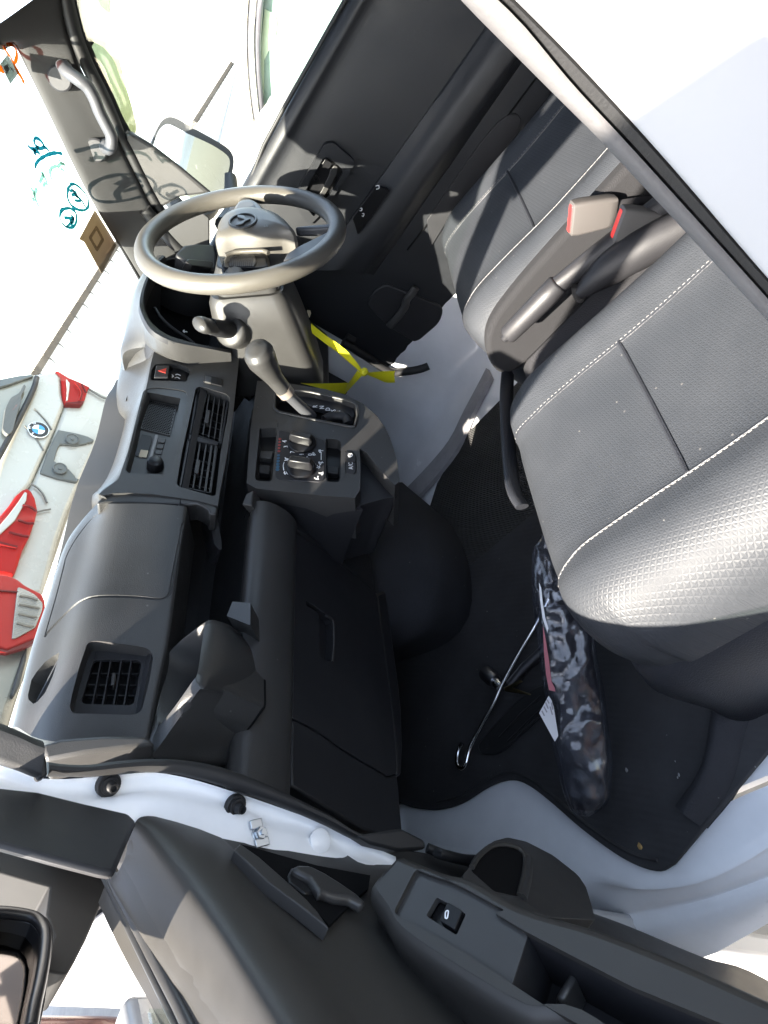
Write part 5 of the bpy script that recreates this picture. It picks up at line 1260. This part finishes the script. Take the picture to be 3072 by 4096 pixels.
new(loft([[p - AN * .006 for p in gp_o], [p - AN * .060 + PD * .002 for p in gp_o]], caps=False), 'grip_walls', PLD, pd, 30)
new(prism([p - AN * .060 for p in gp_o], -AN * .002), 'grip_floor', PLD, pd, 0)
new(prism(S('L', '700,1190 735,1215 665,1340 622,1318', ARP.off(-.03)), -AN * .03), 'grip_rib', PLG, pd, bevel=.003)
# bottle pocket below the armrest
BKP = Plane(hit('L', 520, 760, TP.off(.05)), (PN * .8 - Z * .1 + Vector((0, -.3, 0))).normalized(), PD)
bo = S('L', '180,730 240,655 290,590 335,560 400,543 490,563 620,630 740,725 778,780 800,850 826,945 600,930 200,800', BKP)
bi = roundpoly(S('L', '222,705 255,650 303,607 346,580 448,598 478,640 476,700 452,830 335,805', BKP), .004)
new(plate(roundpoly(bo, .006), [bi], BKP, .03), 'bottle_pocket', PLG, pd, bevel=.003, seg=3)
bc2 = sum(bi, Vector()) / len(bi)
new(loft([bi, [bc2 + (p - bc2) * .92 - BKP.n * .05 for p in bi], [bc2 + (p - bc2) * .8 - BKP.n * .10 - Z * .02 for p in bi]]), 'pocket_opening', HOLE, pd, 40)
new(tube(cr(S('L', '225,690 262,632 330,582 400,580 455,600 482,640 480,710 455,825', BKP.off(.001)), 4), .003, k=8), 'pocket_rim', PDR, pd, 60)
new(tube(S('L', '500,640 495,740 470,830', BKP.off(.002)), .0055, k=8, squash=.5), 'pocket_edge', PLG, pd, 60)
new(tube(cr(S('K', '1160,755 1250,790 1400,830', TP.off(.01)) + S('L', '60,620 180,650 250,655', TP.off(.02)), 4), .006, k=8), 'lower_seal', RUB, pd, 60)

# ================================================================== OUTSIDE
CARW = mat('white car paint', (.33, .315, .275), .25, coat=.25, var=.02)
RED = mat('red lamp plastic', (.30, .007, .005), .45, spec=.12); RED2 = mat('dark red lamp plastic', (.10, .005, .005), .4, spec=.12)
DGL = mat('dark tinted glass', (.05, .055, .05), .08)
def YY(v): return Plane((0, v, 0), (0, 1, 0))
BY = 1.75
BF = Plane((1.75, BY, .8), (.12, 1, -.12))     # the rear of the car ahead leans a little forward
c1 = thing('white_car', 'white car parked ahead, its tailgate with a round blue and white badge filling the windscreen', 'car', (1.8, BY + 1.5, GZ))
tg_ = S('V', '0,1240 210,760 400,290 420,265 560,235 620,228 680,300 690,480 720,600 560,1010 340,1490 200,1640 -100,2300 -300,2200', BF.off(-.01))
new(prism(tg_, (0, .30, 0)), 'tailgate', CARW, c1, bevel=.02, seg=3)
bp_ = S('V', '560,235 650,230 760,310 985,410 1100,440 1240,520 1215,560 1100,1000 900,1440 760,1760 640,2100 480,2700 200,2700 -200,2300 200,1640 330,1510 560,1010 718,598', BF)
new(prism(bp_, (0, .5, 0)), 'bumper', CARW, c1, bevel=.03, seg=3)
gl_ = S('V', '-120,330 0,325 200,285 350,268 405,298 370,420 220,740 0,1150 -200,1500 -300,900', BF.off(-.03))
new(prism(gl_, (0, .01, 0)), 'rear_window', mat('grey olive reflective glass', (.22, .21, .17), .1), c1, bevel=.005)
new(prism(S('V', '-120,330 0,322 200,283 352,266 375,290 250,330 100,385 -100,440', BF.off(-.045)), (0, .02, 0)), 'spoiler', DGL, c1, bevel=.004)
new(tube(cr(S('V', '-200,1500 0,1155 220,740 370,430 408,300', BF.off(-.04)), 4), .012, k=8), 'window_seal', RUB, c1, 60)
new(prism(roundpoly(S('V', '25,880 90,940 140,900 200,680 240,560 235,510 290,400 265,375 210,480 120,520 60,640', BF.off(-.06)), .02), (0, .02, 0)), 'wiper', mat('grey black wiper plastic', (.07, .07, .065), .5), c1, bevel=.005)
tr_ = S('V', '610,226 650,232 760,300 880,350 1000,408 975,430 962,480 935,560 905,602 820,602 725,592 698,530 690,440 680,300', BF.off(-.02))
tl1 = new(prism(tr_, (0, .08, 0)), 'tail_lamp', RED, c1, bevel=.012, seg=3)
new(prism(S('V', '725,575 940,560 905,604 820,604 726,595', BF.off(-.026)), (0, .03, 0)), 'lamp_base', RED2, tl1, bevel=.004)
new(prism(S('V', '735,318 775,365 770,430 752,552 735,550 745,430', BF.off(-.03)), (0, .02, 0)), 'clear_strip', mat('clear lamp plastic', (.34, .32, .28), .15), tl1, bevel=.003)
tl_ = S('V', '320,1522 345,1560 385,1650 420,1740 422,1800 400,1900 300,2060 200,2100', BF.off(-.05)) + S('G', '130,480 60,480 110,640 20,640 -80,560 -60,350 20,260 90,150 150,90 185,82', BF.off(-.05))
tl_ = S('G', '185,82 210,105 235,150 252,230 235,300 200,400 165,470 150,500 120,600 95,665 20,655 -80,650 -80,330 0,270 60,200 110,130 150,95', BF.off(-.05))
tl2 = new(prism(tl_, (0, .08, 0)), 'tail_lamp', RED, c1, bevel=.012, seg=3)
new(prism(S('G', '165,110 182,118 175,170 100,300 -40,430 -60,400 60,260 120,180', BF.off(-.062)), (0, .02, 0)), 'clear_strip', mat('clear lamp plastic', (.34, .32, .28), .15), tl2, bevel=.003)
new(prism(S('G', '-80,425 0,440 120,470 110,482 0,456 -80,445', BF.off(-.064)), (0, .02, 0)), 'lamp_gap', RED2, tl2, 0)
hp_ = S('V', '645,880 700,890 850,920 975,955 1040,990 1035,1015 975,1025 960,1035 850,1052 670,1040 640,1090 600,1225 680,1275 760,1315 830,1390 838,1412 880,1425 850,1462 640,1420 450,1355 455,1320 530,1120 610,950', BF.off(-.012))
pb = new(prism(hp_, (0, .02, 0)), 'plate_bracket', mat('dark grey bracket plastic', (.07, .075, .07), .5), c1, bevel=.004)
for x, y in ((800, 985), (665, 1310)):
    c = hit('V', x, y, BF.off(-.02)); new(lathe(c, -BF.n, [(-.004, .030), (.004, .030), (.005, .026), (.001, .024), (.001, .008), (.006, .008), (.006, 0)], 20), 'bracket_screw', pb.data.materials[0], pb)
for q, r in (('985,432 1060,480 1130,520 1215,548', .006), ('380,650 450,720 520,800 570,880', .004), ('275,840 350,930 420,1010 480,1110', .004), ('345,1480 420,1530 480,1600 520,1690', .005), ('120,1900 420,1790 560,1760', .004)):
    new(tube(cr(S('V', q, BF.off(-.012)), 4), r, k=6), 'panel_crease', mat('shut line grey', (.12, .115, .10), .6), c1, 60)
for q in ('830,355 900,470 880,560', '905,380 950,470'):
    new(tube(cr(S('V', q, BF.off(-.034)), 4), .005, k=6), 'lamp_rib', RED2, tl1, 60)
for q in ('150,200 205,215 240,240', '120,300 180,320 225,320', '60,380 130,400 190,410'):
    new(tube(cr(S('G', q, BF.off(-.064)), 4), .006, k=6), 'lamp_rib', RED2, tl2, 60)
# badge: dark ring with letters, blue and white quarters
bc = hit('V', 423, 892, BF.off(-.016)); rr_ = (hit('V', 515, 965, BF.off(-.016)) - bc).length * .96
bd = new(lathe(bc, -BF.n, [(-.01, rr_), (.006, rr_), (.008, rr_ * .97), (.008, 0)], 40), 'badge', CHR, c1)
BPn = Plane(bc - BF.n * .0085, -BF.n, (1, 0, 0))
ringb = lathe(bc - BF.n * .0082, -BF.n, [(0, rr_ * .93), (.001, rr_ * .93), (.001, rr_ * .60), (0, rr_ * .60)], 40); new(ringb, 'badge_ring', GLB, bd)
tilt = .20
for k in range(4):
    a0 = k * math.pi / 2 + tilt; pts = [BPn.at(0, 0, .001)] + [BPn.at(rr_ * .58 * math.cos(a0 + i * math.pi / 16), rr_ * .58 * math.sin(a0 + i * math.pi / 16), .001) for i in range(9)]
    new(prism(pts, -BPn.n * .001), 'badge_quarter', mat('badge blue', (.01, .22, .55), .3) if k % 2 else WPL, bd, 0)
for s, an in (('B', 150), ('M', 95), ('W', 40)):
    a0 = rad(an) + tilt * .3; u = BPn.u * math.sin(a0) - BPn.v * math.cos(a0)
    text('badge_letter', s, BPn.at(rr_ * .765 * math.cos(a0), rr_ * .765 * math.sin(a0), .002), u * 1, BPn.n, rr_ * .34, WPL, bd)
new(prism(S('V', '-300,900 -120,330 0,322 355,262 560,235 760,310 985,410 1240,520 1240,560 900,1440 480,2700 -300,2400', BF.off(.35)), (0, 3.2, -.05)), 'car_body', CARW, c1, bevel=.12, seg=4)
for xx in (1.25, 2.75):
    new(lathe(Vector((xx, BY + .9, GZ + .33)), (1, 0, 0), [(-.1, .33), (.1, .33), (.1, .2), (.08, 0)], 32), 'wheel', RUB, c1)

c2 = thing('silver_car', 'pale car parked ahead on the left, its red and clear tail lamp nearest the dash', 'car', (.6, 2.4, GZ))
B2 = Plane((.45, 1.35, .7), (-.25, 1, -.05))
CAR2 = mat('cream white car paint', (.19, .175, .14), .3, coat=.3, var=.03)
l2 = S('G', '-80,650 0,655 60,662 120,690 170,730 240,765 280,785 300,830 305,870 290,920 265,1000 240,1085 160,1120 45,1165 -20,1140 -80,1120', B2)
lm = new(prism(roundpoly(l2, .01), (0, .10, 0)), 'tail_lamp', RED, c2, bevel=.012, seg=3)
new(prism(roundpoly(S('G', '118,740 170,760 230,790 285,850 280,900 255,960 235,1010 110,1080 80,1085 90,980 105,850', B2.off(-.006)), .01), (0, .02, 0)), 'clear_lens', mat('clear ribbed lens', (.30, .28, .24), .12, coat=.4, bump=('ribs', 60, .9)), lm, bevel=.004)
for q in ('130,800 190,810 250,830', '125,860 190,870 262,885', '120,920 180,935 245,945', '112,980 170,1000 225,1005'):
    new(tube(S('G', q, B2.off(-.009)), .004, k=6), 'lens_rib', mat('lens rib', (.16, .14, .11), .3), lm, 60)
new(prism(S('G', '-80,755 0,760 120,770 122,776 0,768 -80,765', B2.off(-.006)), (0, .01, 0)), 'lamp_seam', RED2, lm, 0)
new(prism(S('G', '45,1165 160,1118 240,1085 235,1110 150,1150 45,1180 -80,1150 -80,1130', B2.off(-.004)), (0, .02, 0)), 'lamp_edge', RED2, lm, 0)
new(prism(S('G', '-200,600 240,1060 230,1150 200,1260 150,1400 100,1560 60,1700 -200,1700', B2.off(.03)), (0, 1.6, .0)), 'rear_panel', CAR2, c2, bevel=.03, seg=3)
new(prism(S('G', '75,1455 110,1330 150,1200 185,1120 175,1230 130,1400 95,1470', B2.off(.012)), (0, .03, 0)), 'bumper_gap', RUB, c2, bevel=.004)

# wall with spikes behind the cars
WY = 6.5
wa, wb = hit('D', 150, 1120, YY(WY)), hit('A', 1270, 840, YY(WY))
dirw = (wb - wa).normalized(); wl0 = wa - dirw * 2.5; wl1 = wb + dirw * 7
wall = thing('boundary_wall', 'long pale wall with a brown coping and rows of thin spikes behind the parked cars', 'wall', (wa.x, WY, GZ))
new(prism([Vector((wl0.x, WY, GZ)), Vector((wl1.x, WY, GZ)), wl1 - Z * .05, wl0 - Z * .05], (0, .2, 0)), 'wall_face', mat('bright limewashed plaster', (.80, .78, .72), .9, var=.05), wall)
new(prism([wl0 - Z * .09, wl1 - Z * .09, wl1 + Z * .05, wl0 + Z * .05], (0, .16, 0)), 'coping', mat('brown weathered coping', (.085, .066, .048), .9, bump=('grain', 60, .8), var=.3), wall, bevel=.01)
wall.location = (wa.x, WY, GZ)
nsp = int((wl1 - wl0).length / .40)
spb = bmesh.new()
SPM = mat('rusty thin spikes', (.12, .10, .08), .7)
spm = None
for i in range(nsp):
    c = wl0.lerp(wl1, (i + .5) / nsp) + Vector((0, -.01, 0)); k = .8 + .4 * random.random()
    for s in (1, -1):
        b = tube([c + Z * .03 * s, c + Z * (s * .11 * k) + dirw * .03 * s * k, c + Z * (s * .13 * k) + dirw * (.07 * s)], [.009, .007, .004], k=5)
        new(b, 'spike', SPM, wall, 0)

# neighbour car seen through the driver window
c3 = thing('neighbour_car', 'pale car parked beside the van, its windscreen pillar and mirror seen through the driver window', 'car', (2.0, -.3, GZ))
P3 = X_(1.62)
fr_o = S('B', '60,-80 90,0 88,150 92,330 105,540 135,800 165,1080 180,1180 245,1085 260,900 255,700 240,500 235,300 248,100 262,-80', P3)
new(prism(fr_o, (.06, 0, 0)), 'pillar', mat('lilac grey car trim', (.12, .115, .13), .35, coat=.5), c3, bevel=.012, seg=3)
for q in ('150,-60 135,200 140,450 165,700 205,950', '205,-60 185,200 190,450 212,700 235,900'):
    new(tube(cr(S('B', q, P3.off(-.004)), 4), .0045, k=6), 'pillar_line', mat('pale trim line', (.75, .72, .62), .4), c3, 60)
gz = S('B', '262,-80 248,100 236,300 240,500 255,720 300,640 420,600 560,700 700,400 1000,-80', P3.off(.04))
new(prism(gz, (.01, 0, 0)), 'side_window', mat('green grey window glass', (.22, .32, .26), .25), c3, 0)
new(prism(S('B', '262,60 330,95 345,150 335,240 260,400 258,640 245,500 240,300', P3.off(.036)), (.003, 0, 0)), 'window_sunshade', mat('pale green curtain', (.55, .66, .45), .8), c3, 0)
mm_ = S('B', '160,930 158,1000 175,1050 200,1085 235,1095 300,1000 420,780 490,590 465,580 400,600 310,670 230,770 180,860', X_(1.50))
cm = sum(mm_, Vector()) / len(mm_); mm2 = cr(mm_, 3, closed=True)
new(loft([[cm + (p - cm) * .5 + Vector((-.09, 0, 0)) for p in mm2], [cm + (p - cm) * .85 + Vector((-.06, 0, 0)) for p in mm2], mm2, [cm + (p - cm) * .98 + Vector((.05, 0, 0)) for p in mm2]]), 'wing_mirror', CARW, c3, 60)
new(prism([Vector((1.72, y, z)) for y, z in ((-3.2, GZ + .25), (1.6, GZ + .25), (1.7, .30), (.6, .42), (.15, .46), (-3.0, .46), (-3.2, .3))], (1.5, 0, 0)), 'car_body', CARW, c3, bevel=.08, seg=4)
new(prism([Vector((1.78, y, z)) for y, z in ((-2.6, .46), (.12, .46), (-.45, .96), (-2.3, .96))], (1.35, 0, 0)), 'cabin', DGL, c3, bevel=.06, seg=3)

# brown car in the front row, a strip of it seen under the door mirror; and an unseen car added alongside to block sky light
RBR = mat('red brown metallic paint', (.13, .055, .04), .22, metal=.3, coat=.8, var=.3)
def car(name, label, x0, x1, y0, y1, belt, roof, m, nose):
    t = thing(name, label, 'car', ((x0 + x1) / 2, (y0 + y1) / 2, GZ)); L = y1 - y0
    side = [(y0, GZ + .28), (y1, GZ + .28), (y1 + .03, GZ + .5), (y1 - .02, belt - .22 * nose), (y1 - .28 * L, belt - .02), (y0 + .06, belt), (y0 - .02, GZ + .55)]
    new(prism([Vector((x0, y, z)) for y, z in side], (x1 - x0, 0, 0)), 'body', m, t, 30, bevel=.07, seg=4)
    cab = [(y0 + .08, belt - .03), (y1 - .27 * L, belt - .05), (y1 - .43 * L, roof), (y0 + .16 * L, roof)]
    new(prism([Vector((x0 + .09, y, z)) for y, z in cab], (x1 - x0 - .18, 0, 0)), 'windows', DGL, t, 30, bevel=.08, seg=3)
    new(prism([Vector((x0 + .13, y, z)) for y, z in ((y1 - .43 * L, roof - .01), (y1 - .45 * L, roof + .03), (y0 + .18 * L, roof + .03), (y0 + .16 * L, roof - .01))], (x1 - x0 - .26, 0, 0)), 'roof', m, t, 30, bevel=.015)
    for yy in (y0 + .19 * L, y1 - .19 * L):
        for xx, d in ((x0 + .01, -1), (x1 - .01, 1)):
            wh = new(lathe(Vector((xx, yy, GZ + .30)), (d, 0, 0), [(-.16, .30), (.0, .30), (.015, .28), (.016, .2)], 32), 'wheel', RUB, t)
            new(lathe(Vector((xx, yy, GZ + .30)), (d, 0, 0), [(-.02, .2), (.012, .19), (.02, .06), (.03, .03), (.03, 0)], 24), 'rim', STL, wh)
    return t
car('brown_car', 'red brown car in the front row, a glossy strip of it below the door mirror', -2.25, -.49, 2.0, 5.6, .42, .95, RBR, 1)
car('brown_car', 'unseen red brown car added alongside to block sky light, its colour taken from the mirror reflection', -3.70, -1.9, -3.9, .55, .55, 1.27, RBR, 1)
